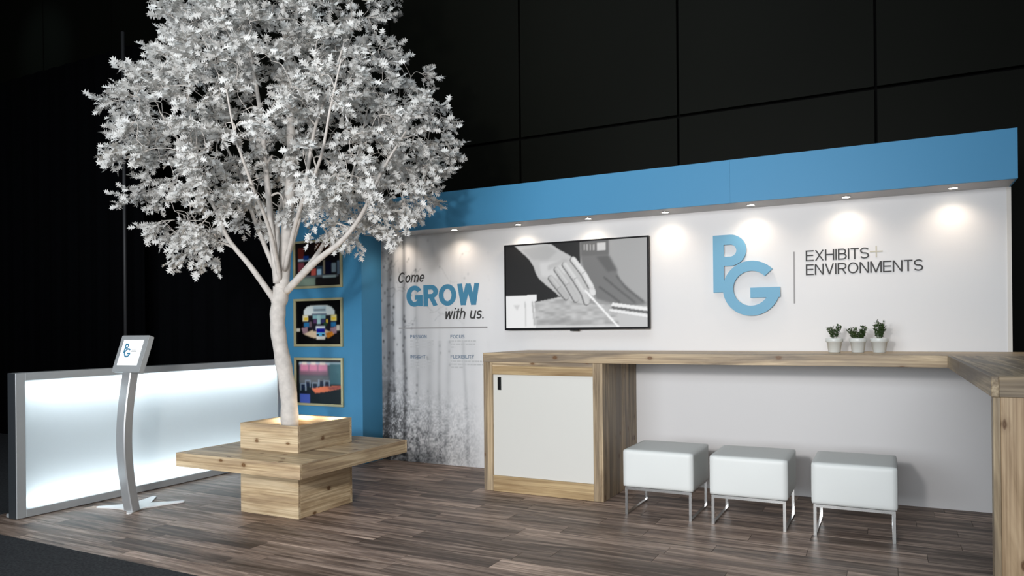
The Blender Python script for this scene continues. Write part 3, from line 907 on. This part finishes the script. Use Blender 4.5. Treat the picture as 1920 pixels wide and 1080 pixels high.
# ================================================================== TABLET KIOSK
kx0, kx1 = -4.744, -4.654
ks = empty('tablet_stand', (-4.70, 3.32, 0), 'curved aluminium tablet stand before the glowing light box', 'stand')
def ky(z): return 3.287-0.056*math.sin(math.pi*min(1, max(0, z/0.99)))
verts, faces = [], []
ns = 28
for i in range(ns+1):
    z = 0.010+0.965*i/ns
    y0_ = ky(z); y1_ = y0_+0.066
    e = 0.006
    for (xx, yy) in ((kx0+e, y0_), (kx1-e, y0_), (kx1, y0_+e), (kx1, y1_-e), (kx1-e, y1_), (kx0+e, y1_), (kx0, y1_-e), (kx0, y0_+e)):
        verts.append((xx+4.70, yy-3.32, z))
for i in range(ns):
    for k in range(8):
        k2 = (k+1) % 8
        faces.append((i*8+k, i*8+k2, i*8+8+k2, i*8+8+k))
faces += [tuple(reversed(range(8))), tuple(ns*8+k for k in range(8))]
link_mesh('column', mesh_from('column', verts, faces), (-4.70, 3.32, 0), ALUD, ks)
# base: flat plate with four tapering arms
c = Vector((-4.79, 3.42))
armtips = [Vector((-5.03, 3.275)), Vector((-4.64, 3.25)), Vector((-4.60, 3.67)), Vector((-4.95, 3.685))]
out = []
for i, tp in enumerate(armtips):
    d = (tp-c).normalized(); nrm = Vector((-d.y, d.x))
    prv = armtips[i-1]
    dm = ((prv-c).normalized()+d).normalized()
    out.append(c+dm*0.105)
    out.append(tp-d*0.10-nrm*0.036); out.append(tp-d*0.01-nrm*0.016); out.append(tp); out.append(tp-d*0.01+nrm*0.016); out.append(tp-d*0.10+nrm*0.036)
bm = bmesh.new()
f = bm.faces.new([bm.verts.new((p.x+4.70, p.y-3.32, 0.001)) for p in out])
ex = bmesh.ops.extrude_face_region(bm, geom=[f])
for v_ in [g for g in ex['geom'] if isinstance(g, bmesh.types.BMVert)]: v_.co.z += 0.009
bmesh.ops.triangulate(bm, faces=[x for x in bm.faces if len(x.verts) > 4])
link_mesh('base_plate', bm_mesh('base_plate', bm), (-4.70, 3.32, 0), WHITEMET, ks)
# tablet case leaning back
tilt = math.atan2(0.085, 0.25)
tl = empty('tablet_case_pivot', (0, 0, 0)); bpy.data.objects.remove(tl)
def tilt_obj(o):
    o.rotation_euler = (-tilt, 0, 0)
Hh, Ww, Tt = 0.266, 0.290, 0.045
tcx = -4.685
tc0 = Vector((tcx, 3.262, 0.978))      # lower front edge
ux = Vector((0, math.sin(tilt), math.cos(tilt))); un = Vector((0, -math.cos(tilt), math.sin(tilt)))
cen = tc0+ux*(Hh/2)-un*(Tt/2)
bm = bmesh.new(); add_box(bm, -Ww/2, Ww/2, -Tt/2, Tt/2, -Hh/2, Hh/2)
bmesh.ops.bevel(bm, geom=bm.edges[:], offset=0.004, segments=2, affect='EDGES')
case = link_mesh('tablet_case', bm_mesh('tablet_case', bm), cen, ALU, ks); tilt_obj(case)
SCR = emit('tablet_screen', (0.93, 0.97, 1.0), 1.05)
def on_case(name, x0, x1, z0, z1, lift, mat):
    bm = bmesh.new(); add_box(bm, x0, x1, -Tt/2-lift, -Tt/2-lift+0.0009, z0, z1)
    o = bpy.data.objects.new(name, bm_mesh(name, bm)); o.data.materials.append(mat); COL.objects.link(o); o.parent = case
    return o
on_case('screen', -0.105, 0.105, -0.085, 0.098, 0.0012, SCR)

def arc_ribbon(cx, cz, R0, R1, a0, a1, n):
    o_, i_ = [], []
    for k in range(n+1):
        a = math.radians(a0+(a1-a0)*k/n)
        o_.append((cx+R0*math.cos(a), cz+R0*math.sin(a))); i_.append((cx+R1*math.cos(a), cz+R1*math.sin(a)))
    return o_, i_
def ribbon_bm(bm, o_, i_, y0_, y1_, closed=False):
    n = len(o_)
    A = [[bm.verts.new((p[0], yy, p[1])) for p in path] for yy in (y0_, y1_) for path in (o_, i_)]
    of, inf, ob, ib = A
    rng_ = range(n if closed else n-1)
    for k in rng_:
        j = (k+1) % n
        for q in ((of[k], of[j], inf[j], inf[k]), (ob[k], ib[k], ib[j], ob[j]), (of[k], ob[k], ob[j], of[j]), (inf[k], inf[j], ib[j], ib[k])):
            bm.faces.new(q)
    if not closed:
        for k in (0, n-1): bm.faces.new((of[k], inf[k], ib[k], ob[k]))
def letter_p(bm, y0_, y1_, sc=1.0, ox=0.0, oz=0.0):
    def q(x, z): return (ox+x*sc, oz+z*sc)
    x0, z0, z1 = q(0, 0)[0], q(0, 0.0)[1], q(0, 0.437)[1]
    add_box(bm, x0, q(0.080, 0)[0], y0_, y1_, z0, z1)
    o_ = [q(0.079, 0.437)]; i_ = [q(0.079, 0.362)]
    for k in range(21):
        a = math.radians(90-180*k/20)
        o_.append(q(0.127+0.119*math.cos(a), 0.318+0.119*math.sin(a)))
        i_.append(q(0.127+0.047*math.cos(a), 0.316+0.046*math.sin(a)))
    o_.append(q(0.079, 0.199)); i_.append(q(0.079, 0.270))
    ribbon_bm(bm, o_, i_, y0_+0.0002, y1_-0.0002)
def letter_g(bm, y0_, y1_, sc=1.0, ox=0.0, oz=0.0):
    cx, cz = ox+0.279*sc, oz+0.024*sc
    o_, i_ = arc_ribbon(cx, cz, 0.207*sc, 0.131*sc, 42, 358.5, 60)
    ribbon_bm(bm, o_, i_, y0_, y1_)
    add_box(bm, cx-0.005*sc, cx+0.2066*sc, y0_+0.0002, y1_-0.0002, cz-0.072*sc, cz+0.004*sc)
bm = bmesh.new(); s = 0.165
letter_p(bm, -Tt/2-0.0021, -Tt/2-0.0013, s, -0.075, 0.0); letter_g(bm, -Tt/2-0.00215, -Tt/2-0.00135, s, -0.075, 0.0)
o = bpy.data.objects.new('screen_logo', bm_mesh('screen_logo', bm)); o.data.materials.append(INKBLUE); COL.objects.link(o); o.parent = case
on_case('screen_text_line', 0.005, 0.055, 0.022, 0.028, 0.0022, INKL)
on_case('screen_text_line', 0.005, 0.065, 0.010, 0.016, 0.0022, INKL)

# ================================================================== PICTURES
def pic_1(h=60, w_=76):
    im = canvas(h, w_, (18, 16, 20))
    rect(im, .05, .05, .95, .30, (24, 14, 12)); rect(im, .45, .03, .8, .16, (70, 40, 22), 2)
    rect(im, .07, .12, .2, .42, (96, 36, 28), 1); rect(im, .07, .36, .38, .42, (170, 190, 205), 1); rect(im, .18, .30, .30, .40, (20, 60, 130), 1)
    rect(im, .06, .45, .2, .66, (120, 60, 72), 2); rect(im, .36, .6, .46, .76, (200, 92, 80), 1); rect(im, .47, .55, .64, .78, (40, 60, 80), 1)
    rect(im, .49, .62, .58, .75, (150, 190, 215), 1); rect(im, .62, .42, .66, .74, (150, 140, 120), 1); rect(im, .67, .45, .80, .74, (14, 14, 40), 1)
    rect(im, .80, .50, .90, .70, (130, 150, 160), 1); rect(im, .92, .45, .98, .75, (90, 110, 130), 1); rect(im, .1, .75, .95, .80, (90, 95, 100), 1)
    rect(im, .0, .80, .45, .98, (130, 150, 135), 3); rect(im, .45, .83, 1, .98, (30, 28, 28), 2); rect(im, .6, .77, .9, .81, (160, 180, 180), 1)
    return im
def pic_2(h=60, w_=76):
    im = canvas(h, w_, (5, 4, 6))
    fill(im, [(.18, .40), (.18, .22), (.26, .14), (.36, .11), (.66, .11), (.78, .15), (.85, .23), (.85, .42)], (222, 230, 228), 1)
    rect(im, .39, .13, .67, .26, (180, 200, 208), 1); stroke(im, [(.41, .215), (.65, .215)], .012, (110, 120, 130), 1)
    rect(im, .36, .30, .68, .34, (70, 90, 120), 1)
    rect(im, .16, .33, .90, .66, (30, 26, 34), 1)
    rect(im, .16, .33, .28, .46, (235, 225, 190), 1); rect(im, .78, .33, .90, .46, (235, 220, 150), 1); rect(im, .19, .38, .27, .45, (230, 195, 50), 1); rect(im, .79, .38, .88, .45, (235, 200, 60), 1)
    rect(im, .18, .50, .30, .60, (40, 110, 160), 1); rect(im, .77, .50, .88, .60, (40, 110, 160), 1); rect(im, .30, .48, .36, .60, (110, 90, 100), 1)
    rect(im, .38, .33, .66, .42, (140, 185, 190), 1); rect(im, .48, .33, .55, .54, (170, 205, 205), 1); rect(im, .40, .43, .47, .52, (90, 60, 100), 1); rect(im, .57, .43, .64, .52, (60, 60, 110), 1); rect(im, .67, .43, .71, .52, (220, 185, 60), 1); rect(im, .62, .5, .68, .58, (40, 80, 50), 1)
    fill(im, [(.13, .62), (.26, .60), (.28, .80), (.16, .74)], (150, 120, 130), 1); fill(im, [(.76, .62), (.90, .60), (.90, .74), (.78, .78)], (150, 120, 130), 1)
    rect(im, .01, .63, .09, .70, (200, 195, 180), 1); rect(im, .90, .57, .96, .68, (200, 190, 175), 1)
    fill(im, [(.18, .76), (.40, .66), (.66, .66), (.84, .76), (.6, .86), (.36, .84)], (214, 190, 160), 1)
    fill(im, [(.66, .74), (.80, .70), (.84, .78), (.70, .86)], (200, 120, 30), 1); rect(im, .38, .62, .46, .70, (24, 20, 40), 1)
    rect(im, .45, .58, .64, .66, (225, 232, 240), 1); rect(im, .46, .64, .64, .74, (16, 22, 150), 1); rect(im, .46, .74, .64, .82, (90, 190, 235), 1); rect(im, .46, .76, .51, .80, (10, 20, 30), 0); rect(im, .58, .76, .63, .80, (10, 20, 30), 0); rect(im, .46, .82, .64, .89, (235, 230, 220), 1)
    return im
def pic_3(h=60, w_=76):
    im = canvas(h, w_, (60, 84, 92))
    rect(im, .0, .0, 1, .05, (10, 10, 14)); rect(im, .0, .0, .06, 1, (10, 10, 14)); rect(im, .06, .06, 1, .11, (195, 215, 225), 2)
    rect(im, .74, .08, 1, .6, (60, 105, 115), 4); rect(im, .08, .36, .72, .55, (105, 108, 112), 5)
    for u in (.18, .38, .58):
        rect(im, u-.09, .10, u+.10, .27, (225, 140, 170), 4); rect(im, u-.05, .06, u+.06, .12, (255, 235, 220), 2)
    rect(im, .08, .25, .70, .35, (170, 110, 130), 5, .6)
    rect(im, .06, .55, 1, 1, (16, 32, 38), 3)
    for (u, v_) in ((.10, .56), (.20, .48), (.36, .53), (.50, .45), (.62, .47)):
        stroke(im, [(u, v_+.15), (u, v_), (u+.11, v_), (u+.11, v_+.15)], .008, (150, 165, 185), 1); rect(im, u+.02, v_+.03, u+.09, v_+.13, (24, 36, 62), 1)
    fill(im, [(.34, .66), (.64, .60), (.98, .58), (.98, .63), (.66, .72), (.42, .76)], (238, 128, 90), 1); fill(im, [(.70, .62), (.98, .58), (.98, .63), (.74, .68)], (160, 80, 76), 2)
    rect(im, .08, .79, .30, 1, (72, 92, 175), 1); rect(im, .08, .72, .34, .79, (20, 26, 40), 1)
    return im
PRINT = attr_mat('photo_print', 0, 0.35, 0.3)
labels = ['top framed picture on the blue wall, partly hidden by tree limbs', 'middle framed picture of a round white exhibit on black', 'bottom framed picture of a room with an orange table']
for (zc, fn, lab) in ((1.899, pic_1, labels[0]), (1.334, pic_2, labels[1]), (0.760, pic_3, labels[2])):
    x0, x1 = -5.195, -4.583; hh = 0.467/2
    pf = empty('framed_picture', ((x0+x1)/2, YH, zc), lab, 'picture', 'framed pictures on the blue wall')
    fwid = 0.024; ya, yb_ = YH-0.022, YH-0.0005
    box('frame_rail', x0, x1, ya, yb_, zc+hh-fwid, zc+hh, GOLD, pf, 0.002)
    box('frame_rail', x0, x1, ya, yb_, zc-hh, zc-hh+fwid, GOLD, pf, 0.002)
    box('frame_stile', x0, x0+fwid, ya, yb_, zc-hh+fwid, zc+hh-fwid, GOLD, pf, 0.002)
    box('frame_stile', x1-fwid, x1, ya, yb_, zc-hh+fwid, zc+hh-fwid, GOLD, pf, 0.002)
    print_grid('photo', fn(), x1-x0-2*fwid+0.002, 2*hh-2*fwid+0.002, ((x0+x1)/2, YH-0.008, zc), PRINT, pf)

# ================================================================== SLOGAN ON THE MURAL
YT = YW-0.0018
sg = empty('wall_slogan', (-3.68, YW-0.003, 1.5), 'printed slogan Come GROW with us on the birch mural', 'lettering')
text_mesh('word', 'Come', -4.160, -3.858, 1.703, 1.803, YT, INK, sg, weight=0.13, shear=0.22)
text_mesh('word', 'GROW', -4.068, -3.268, 1.472, 1.672, YT, INKBLUE, sg, weight=0.215, gap=0.035)
text_mesh('word', 'with', -3.632, -3.415, 1.347, 1.452, YT, INK, sg, weight=0.13, shear=0.22)
text_mesh('word', 'us.', -3.370, -3.225, 1.347, 1.452, YT, INK, sg, weight=0.13, shear=0.22)
box('rule', -4.161, -3.189, YT-0.001, YT+0.0005, 1.262, 1.275, INKG, sg)
tr_ = random.Random(5)
for (x0, zt, head, hw, lines) in ((-4.028, 1.205, 'PASSION', .185, [.26, .26, .24]), (-3.580, 1.203, 'FOCUS', .150, [.27, .26, .05]), (-4.028, 1.015, 'INSIGHT', .175, [.27, .26, .2]), (-3.580, 1.018, 'FLEXIBILITY', .250, [.34, .34, .14])):
    text_mesh('heading', head, x0, x0+hw, zt-0.032, zt, YT, INKB, sg, weight=0.17)
    boxes = []
    for i, ln in enumerate(lines):
        x = x0; zz = zt-0.058-0.028*i
        while x < x0+ln:
            wl = tr_.uniform(.015, .045)
            boxes.append((x, min(x+wl, x0+ln), YT-0.0008, YT+0.0005, zz-0.007, zz+0.007)); x += wl+0.008
    multi_box('text_block', boxes, (x0, YT, zt), INKL, sg)

# ================================================================== WALL SCREEN
def tv_image():
    h, w_ = 135, 240
    im = canvas(h, w_, (150, 150, 150))
    def q(x, y):      # photo patch coordinates -> screen u, v
        u = (x-150)/1290.0; top = 205-85*u; bot = 965-20*u
        return (u, (y-top)/(bot-top))
    def Q(pts): return [q(*p) for p in pts]
    fill(im, Q([(800, 60), (1460, 60), (1460, 700), (1000, 700)]), (158, 158, 158), 2)
    fill(im, Q([(100, 150), (860, 110), (860, 360), (900, 500), (700, 720), (440, 720), (100, 700)]), (30, 30, 31), 1)
    fill(im, Q([(860, 130), (1110, 120), (1110, 300), (1180, 430), (1210, 520), (1290, 600), (1430, 730), (1300, 760), (1140, 730), (1000, 690), (960, 560), (890, 420), (862, 300)]), (112, 112, 112), 5)
    fill(im, Q([(1000, 300), (1120, 290), (1190, 430), (1100, 440)]), (84, 84, 84), 7, .8)
    fill(im, Q([(865, 150), (1110, 140), (1110, 280), (870, 290)]), (100, 100, 100), 3)
    fill(im, Q([(1010, 175), (1085, 170), (1085, 240), (1010, 245)]), (196, 196, 196), 1)
    for x in (890, 915, 945, 975): fill(im, Q([(x, 185), (x+12, 185), (x+12, 240), (x, 240)]), (160, 160, 160), 1)
    for pts in ([(1070, 490), (1180, 590), (1330, 720)], [(1030, 580), (1120, 650), (1200, 715)], [(1180, 480), (1260, 590), (1400, 710)]):
        stroke(im, Q(pts), .012, (70, 70, 70), 3, .7, 16/9)
    # table top
    fill(im, Q([(440, 720), (680, 668), (940, 735), (1440, 750), (1460, 990), (100, 990), (140, 900)]), (176, 176, 176), 1)
    nz = (vnoise(h, w_, 40, 26)-.5)[..., None]
    mk = poly_mask((h, w_), Q([(440, 720), (680, 668), (940, 735), (1440, 750), (1460, 990), (430, 990)]), 2)[..., None]
    im *= 1+0.5*nz*mk
    fill(im, Q([(450, 880), (700, 860), (1000, 930), (1000, 960), (450, 950)]), (140, 140, 140), 4, .5)
    fill(im, Q([(430, 930), (1440, 930), (1440, 975), (430, 975)]), (215, 215, 215), 3, .7)
    fill(im, Q([(1140, 722), (1460, 770), (1460, 800), (1130, 750)]), (228, 228, 228), 1); stroke(im, Q([(1140, 768), (1440, 812)]), .012, (70, 70, 70), 1, .9, 16/9)
    fill(im, Q([(1115, 780), (1440, 830), (1440, 860), (1110, 800)]), (226, 226, 226), 1)
    fill(im, Q([(1180, 820), (1440, 860), (1440, 940), (1200, 940)]), (188, 188, 188), 2)
    # front hand
    hand = [(230, 190), (300, 250), (380, 320), (425, 390), (445, 450), (470, 495), (530, 552), (600, 605), (660, 660), (745, 690), (790, 715), (850, 728), (915, 745), (945, 690), (985, 665), (995, 620), (960, 560), (905, 450), (830, 345), (760, 285), (660, 230), (590, 180)]
    fill(im, Q(hand), (186, 186, 186), 1)
    fill(im, Q([(300, 230), (560, 190), (650, 250), (560, 330), (420, 330)]), (165, 165, 165), 8, .7)
    fill(im, Q([(480, 360), (700, 330), (760, 430), (640, 500), (500, 480)]), (205, 205, 205), 8, .8)
    for pts, lite in (([(585, 500), (655, 590), (725, 675)], 178), ([(640, 420), (735, 555), (815, 698)], 184), ([(715, 375), (805, 505), (885, 640), (910, 722)], 194), ([(790, 330), (880, 450), (950, 580), (968, 640)], 204)):
        stroke(im, Q(pts), .036, (88, 88, 88), 1, .9, 16/9)
        up2 = [(x+6, y-6) for x, y in pts]
        stroke(im, Q(up2), .031, (lite, lite, lite), 1, 1, 16/9)
        stroke(im, Q([(x+10, y-10) for x, y in pts[:-1]]), .012, (lite+22, lite+22, lite+22), 3, .7, 16/9)
        kx_, ky_ = pts[1]
        stroke(im, Q([(kx_-8, ky_+6), (kx_+22, ky_-14)]), .005, (120, 120, 120), 1, .6, 16/9)
    fill(im, Q([(560, 430), (640, 390), (760, 330), (700, 320), (560, 380)]), (158, 158, 158), 6, .5)
    fill(im, Q([(930, 600), (985, 600), (990, 650), (940, 660)]), (220, 220, 220), 2, .8)
    # white block on the left
    fill(im, Q([(120, 668), (450, 652), (452, 705), (430, 715), (440, 990), (120, 990)]), (228, 228, 228), 1)
    stroke(im, Q([(340, 720), (345, 940)]), .008, (180, 180, 180), 2, .8, 16/9); stroke(im, Q([(410, 720), (430, 930)]), .012, (160, 160, 160), 2, .8, 16/9)
    fill(im, Q([(225, 750), (290, 745), (262, 800)]), (200, 200, 200), 3)
    stroke(im, Q([(905, 615), (1190, 945)]), .012, (236, 236, 236), 1, 1, 16/9)
    return im
tx0, tx1, tz0, tz1 = -2.981, -1.681, 1.240, 1.985
ty = YW-0.062
tv = empty('wall_screen', ((tx0+tx1)/2, YW-0.03, (tz0+tz1)/2), 'flat black television on white wall showing hands drawing', 'television')
bz = 0.013
multi_box('bezel', [(tx0, tx1, ty, ty+0.035, tz1-bz, tz1), (tx0, tx1, ty, ty+0.035, tz0, tz0+bz*1.4), (tx0, tx0+bz, ty, ty+0.035, tz0+bz*1.4, tz1-bz), (tx1-bz, tx1, ty, ty+0.035, tz0+bz*1.4, tz1-bz)], ((tx0+tx1)/2, ty, (tz0+tz1)/2), BLACK, tv)
box('rear_housing', tx0+0.02, tx1-0.02, ty+0.012, YW-0.0115, tz0+0.03, tz1-0.03, BLACK, tv)
box('wall_mount', -2.55, -2.11, YW-0.011, YW-0.001, 1.45, 1.78, BLACK, tv)
box('sensor_tab', -2.365, -2.285, ty+0.001, ty+0.02, tz0-0.011, tz0-0.0005, BLACK, tv, 0.003)
print_grid('screen', tv_image(), tx1-tx0-2*bz, tz1-tz0-2.4*bz, ((tx0+tx1)/2, ty+0.006, (tz0+tz1)/2+0.2*bz), attr_mat('tv_picture', 0.95, 0.35, 0.25), tv)

# ================================================================== LOGO AND LETTERING
lg = empty('logo_letters', (-0.95, YW-0.012, 1.63), 'raised blue letters P and G on the white wall', 'sign')
ya, yb_ = YW-0.030, YW-0.010
for nm, fn, dy in (('letter_p', letter_p, 0.0), ('letter_g', letter_g, -0.0006)):
    bm = bmesh.new(); fn(bm, ya+dy-(YW-0.012), yb_+dy-(YW-0.012), 1.0, -1.182+0.95, 1.514-1.63)
    link_mesh(nm, bm_mesh(nm, bm), (-0.95, YW-0.012, 1.63), LOGOBLUE, lg)
multi_box('standoff', [(x-.006, x+.006, YW-.0105, YW-.0005, z-.006, z+.006) for x, z in ((-1.14, 1.90), (-1.14, 1.56), (-0.97, 1.83), (-0.9, 1.37), (-0.74, 1.52), (-0.9, 1.71))], (-0.95, YW-0.012, 1.63), CHROME, lg)
lt = empty('wall_lettering', (-0.2, YW-0.003, 1.62), 'dark lettering EXHIBITS plus ENVIRONMENTS beside the blue logo', 'lettering')
YL = YW-0.0012
text_mesh('word', 'EXHIBITS', -0.521, -0.104, 1.722, 1.801, YL, INK, lt, depth=0.002, weight=0.115, gap=0.075)
text_mesh('word', 'ENVIRONMENTS', -0.521, 0.228, 1.620, 1.699, YL, INK, lt, depth=0.002, weight=0.115, gap=0.075)
multi_box('plus_sign', [(-0.1, -0.018, YL-0.001, YL+0.0008, 1.763, 1.772), (-0.0635, -0.0545, YL-0.0012, YL+0.0006, 1.727, 1.808)], (-0.06, YL, 1.767), TAN, lt)
box('divider_line', -0.606, -0.596, YL-0.001, YL+0.0008, 1.416, 1.797, INKG, lt)

# ================================================================== BAR COUNTER
ZB, TB = 1.066, 0.070
YB = 4.938; XC = -2.7905; XI = 0.3144; YR = 2.94; XO = 0.86
bar = empty('bar_counter', (-1.0, 5.2, 0), 'long L-shaped pine bar counter along the white wall', 'counter')
nb = 4; y0_, y1_ = YB+0.022, YW-0.001
for k in range(nb):
    a = y0_+(y1_-y0_)*k/nb; b2 = y0_+(y1_-y0_)*(k+1)/nb
    box('top_plank', XC+0.001, XO, a+0.0005, b2-0.0005, ZB-0.03, ZB, WB[0], bar, 0.001)
box('front_edge', XC, XI+0.022, YB, YB+0.0215, ZB-TB, ZB, WB[0], bar, 0.0015)
nb = 4
for k in range(nb):
    a = XI+0.0225+(XO-XI-0.0225)*k/nb; b2 = XI+0.0225+(XO-XI-0.0225)*(k+1)/nb
    box('return_plank', a+0.0005, b2-0.0005, YR+0.022, YB+0.0215, ZB-0.03, ZB, WB[1], bar, 0.001)
box('return_inner_edge', XI, XI+0.0215, YR, YB-0.0005, ZB-TB, ZB, WB[1], bar, 0.0015)
box('return_front_edge', XI+0.022, XO, YR, YR+0.0215, ZB-TB, ZB, WB[0], bar, 0.0015)
box('under_cleat', -1.80, XI+0.1, YW-0.03, YW-0.001, ZB-TB, ZB-0.031, WB[0], bar)
# leg panel under the return
box('leg_stile', XI+0.005, XI+0.026, YR+0.004, YR+0.055, 0.0035, ZB-TB-0.0005, WB[2], bar, 0.0015)
PALEZ = wood('pale_pine_z', 2, (0.66, 0.48, 0.30), (0.56, 0.39, 0.235), (0.40, 0.27, 0.15), 0.12)
box('leg_board', XI+0.0265, XI+0.250, YR+0.004, YR+0.026, 0.0035, ZB-TB-0.0005, PALEZ, bar, 0.0015)
box('leg_board', XI+0.2505, XO-0.01, YR+0.004, YR+0.026, 0.0035, ZB-TB-0.0005, PALEZ, bar, 0.0015)

# ================================================================== CABINET
cab = empty('bar_cabinet', (-2.3, 5.28, 0), 'pine cabinet with white sliding door under left bar end', 'cabinet')
x0, x1 = XC+0.002, -1.811; zt = ZB-TB-0.001; ybk = 5.63
box('post', x0, -2.710, YB+0.002, YB+0.03, 0.001, zt, WB[2], cab, 0.0015)
box('post', -1.886, x1, YB+0.002, YB+0.03, 0.001, zt, WB[2], cab, 0.0015)
box('top_rail', -2.7095, -1.8865, YB+0.004, YB+0.028, 0.9655, zt, WB[0], cab, 0.001)
box('top_rail', -2.7095, -1.8865, YB+0.004, YB+0.028, 0.900, 0.965, WPALE, cab, 0.001)
box('bottom_rail', -2.7095, -1.8865, YB+0.004, YB+0.028, 0.001, 0.122, WPALE, cab, 0.001)
door = box('sliding_door', -2.7092, -1.8868, YB+0.016, YB+0.027, 0.1225, 0.8995, DOORW, cab, 0.001)
box('finger_pull', -2.672, -2.640, YB+0.0148, YB+0.0158, 0.780, 0.880, CHROME, door, 0.0004)
box('finger_recess', -2.666, -2.646, YB+0.0140, YB+0.0147, 0.787, 0.873, BLACK, door)
ys = [YB+0.0305, 5.075, 5.23, 5.385, 5.53, YW-0.002]
for a, b2 in zip(ys[:-1], ys[1:]):
    box('side_plank', x1-0.022, x1, a+0.0006, b2-0.0006, 0.001, zt, WB[2], cab, 0.001)
    box('side_plank', x0, x0+0.022, a+0.0006, b2-0.0006, 0.001, zt, WB[2], cab, 0.001)
box('back_panel', x0+0.023, x1-0.023, ybk-0.02, ybk, 0.001, zt, DOORW, cab)
box('cabinet_floor', x0+0.023, x1-0.023, YB+0.031, ybk-0.021, 0.08, 0.1, DOORW, cab)

# ================================================================== STOOLS
def make_stool(x0, x1, y0_, y1_, label):
    cx, cy = (x0+x1)/2, (y0_+y1_)/2
    st = empty('cube_stool', (cx, cy, 0), label, 'stool', 'white stools under the bar')
    zb, zt = 0.188, 0.437
    # soft upholstered block
    bm = bmesh.new()
    hx, hy, hz = (x1-x0)/2, (y1_-y0_)/2, (zt-zb)/2
    n = 14
    bmesh.ops.create_cube(bm, size=2)
    bmesh.ops.subdivide_edges(bm, edges=bm.edges[:], cuts=n, use_grid_fill=True)
    r = 0.013
    for v_ in bm.verts:
        p = v_.co
        q = Vector((p.x*hx, p.y*hy, p.z*hz))
        # rounded box
        inn = Vector((max(-hx+r, min(hx-r, q.x)), max(-hy+r, min(hy-r, q.y)), max(-hz+r, min(hz-r, q.z))))
        d = q-inn
        if d.length > 1e-6: q = inn+d.normalized()*min(r, max(d.length, r if d.length > 0 else 0))
        puff = 0.006
        fx, fy, fz = 1-(q.x/hx)**2, 1-(q.y/hy)**2, 1-(q.z/hz)**2
        if p.z > 0.99: q.z += puff*max(0, fx)*max(0, fy)
        if abs(p.y) > 0.99: q.y += math.copysign(puff*0.6*max(0, fx)*max(0, fz), p.y)
        if abs(p.x) > 0.99: q.x += math.copysign(puff*0.6*max(0, fy)*max(0, fz), p.x)
        v_.co = q
    link_mesh('seat_block', bm_mesh('seat_block', bm, True), (cx, cy, (zb+zt)/2), LEATHER, st)
    # chrome carrier under the seat
    a, b2, c_, d_ = x0+0.012, x1-0.012, y0_+0.010, y1_-0.012
    box('seat_rail', a, b2, c_, c_+0.018, zb-0.018, zb-0.0005, CHROME, st)
    box('seat_rail', a, b2, d_-0.018, d_, zb-0.018, zb-0.0005, CHROME, st)
    for xx in (a, b2-0.017):
        multi_box('sled_leg', [(xx, xx+0.017, c_, c_+0.012, 0.001, zb-0.018), (xx, xx+0.017, d_-0.012, d_, 0.001, zb-0.018), (xx, xx+0.017, c_+0.012, d_-0.012, 0.001, 0.013), (xx, xx+0.017, c_+0.018, d_-0.018, zb-0.014, zb-0.001)], (xx, cy, 0.1), CHROME, st)
    return st
make_stool(-1.575, -1.108, 4.668, 5.150, 'white cube stool with chrome legs beside the pine cabinet')
make_stool(-1.006, -0.538, 4.668, 5.150, 'white cube stool with chrome legs, middle of three under the bar')
make_stool(-0.408, 0.050, 4.668, 5.150, 'white cube stool with chrome legs nearest the right bar end')

# ================================================================== POTTED HERBS
def herb(x, y, label, kind):
    z0 = ZB
    p = empty('potted_herb', (x, y, z0), label, 'potted plant', 'potted herbs on the bar')
    prof = [(0.036, 0.0005), (0.038, 0.003), (0.048, 0.070), (0.054, 0.071), (0.056, 0.074), (0.056, 0.094), (0.054, 0.097), (0.049, 0.097), (0.047, 0.088)]
    lathe('pot', prof, 28, (x, y, z0), POT, p)
    lathe('soil', [(0.046, 0.084), (0.046, 0.090), (0.02, 0.094)], 18, (x, y, z0), SOIL, p)
    R = random.Random(kind*13+2)
    vs, fs = [], []; sv, sf = [], []
    stems = {0: 13, 1: 30, 2: 20}[kind]
    for i in range(stems):
        an = R.uniform(0, 6.283)
        if kind == 0: hgt, lean = R.uniform(.06, .11), R.uniform(.1, .8)
        elif kind == 1: hgt, lean = R.uniform(.04, .09), R.uniform(.1, .7)
        else: hgt, lean = R.uniform(.07, .135), R.uniform(.0, .30)
        d = Vector((math.cos(an)*lean, math.sin(an)*lean, 1)).normalized()
        s0 = Vector((math.cos(an)*.012, math.sin(an)*.012, .088))
        if kind == 1: s0 = Vector((math.cos(an)*.026, math.sin(an)*.026, .088))
        en = s0+d*hgt
        tube_geo([s0, (s0+en)/2, en], [.0016, .0013, .0008], 4, sv, sf, cap=False)
        m_ = int(hgt/0.0055)
        for j in range(m_):
            t = 0.2+0.8*j/m_
            pos = s0+(en-s0)*t
            a2 = R.uniform(0, 6.283)
            ld = (Vector((math.cos(a2), math.sin(a2), R.uniform(-.1, .8)))+d*0.4).normalized()
            ln = R.uniform(.014, .024); wd = ln*R.uniform(.28, .42)
            sd = ld.cross(Vector((0, 0, 1))); sd = sd.normalized() if sd.length > 1e-3 else Vector((1, 0, 0))
            b0 = len(vs)
            vs += [pos, pos+ld*ln*.5+sd*wd, pos+ld*ln, pos+ld*ln*.5-sd*wd]
            fs.append((b0, b0+1, b0+2, b0+3))
    link_mesh('stems', mesh_from('stems', sv, sf), (x, y, z0), HERB, p)
    o = link_mesh('leaves', mesh_from('leaves', vs, fs), (x, y, z0), HERB, p); o['kind'] = 'stuff'
herb(-0.318, 5.45, 'white potted herb on the bar with a loose slanting tuft', 0)
herb(-0.172, 5.45, 'white potted herb on the bar with low bushy leaves', 1)
herb(-0.043, 5.45, 'white potted herb on the bar with tall upright sprigs', 2)
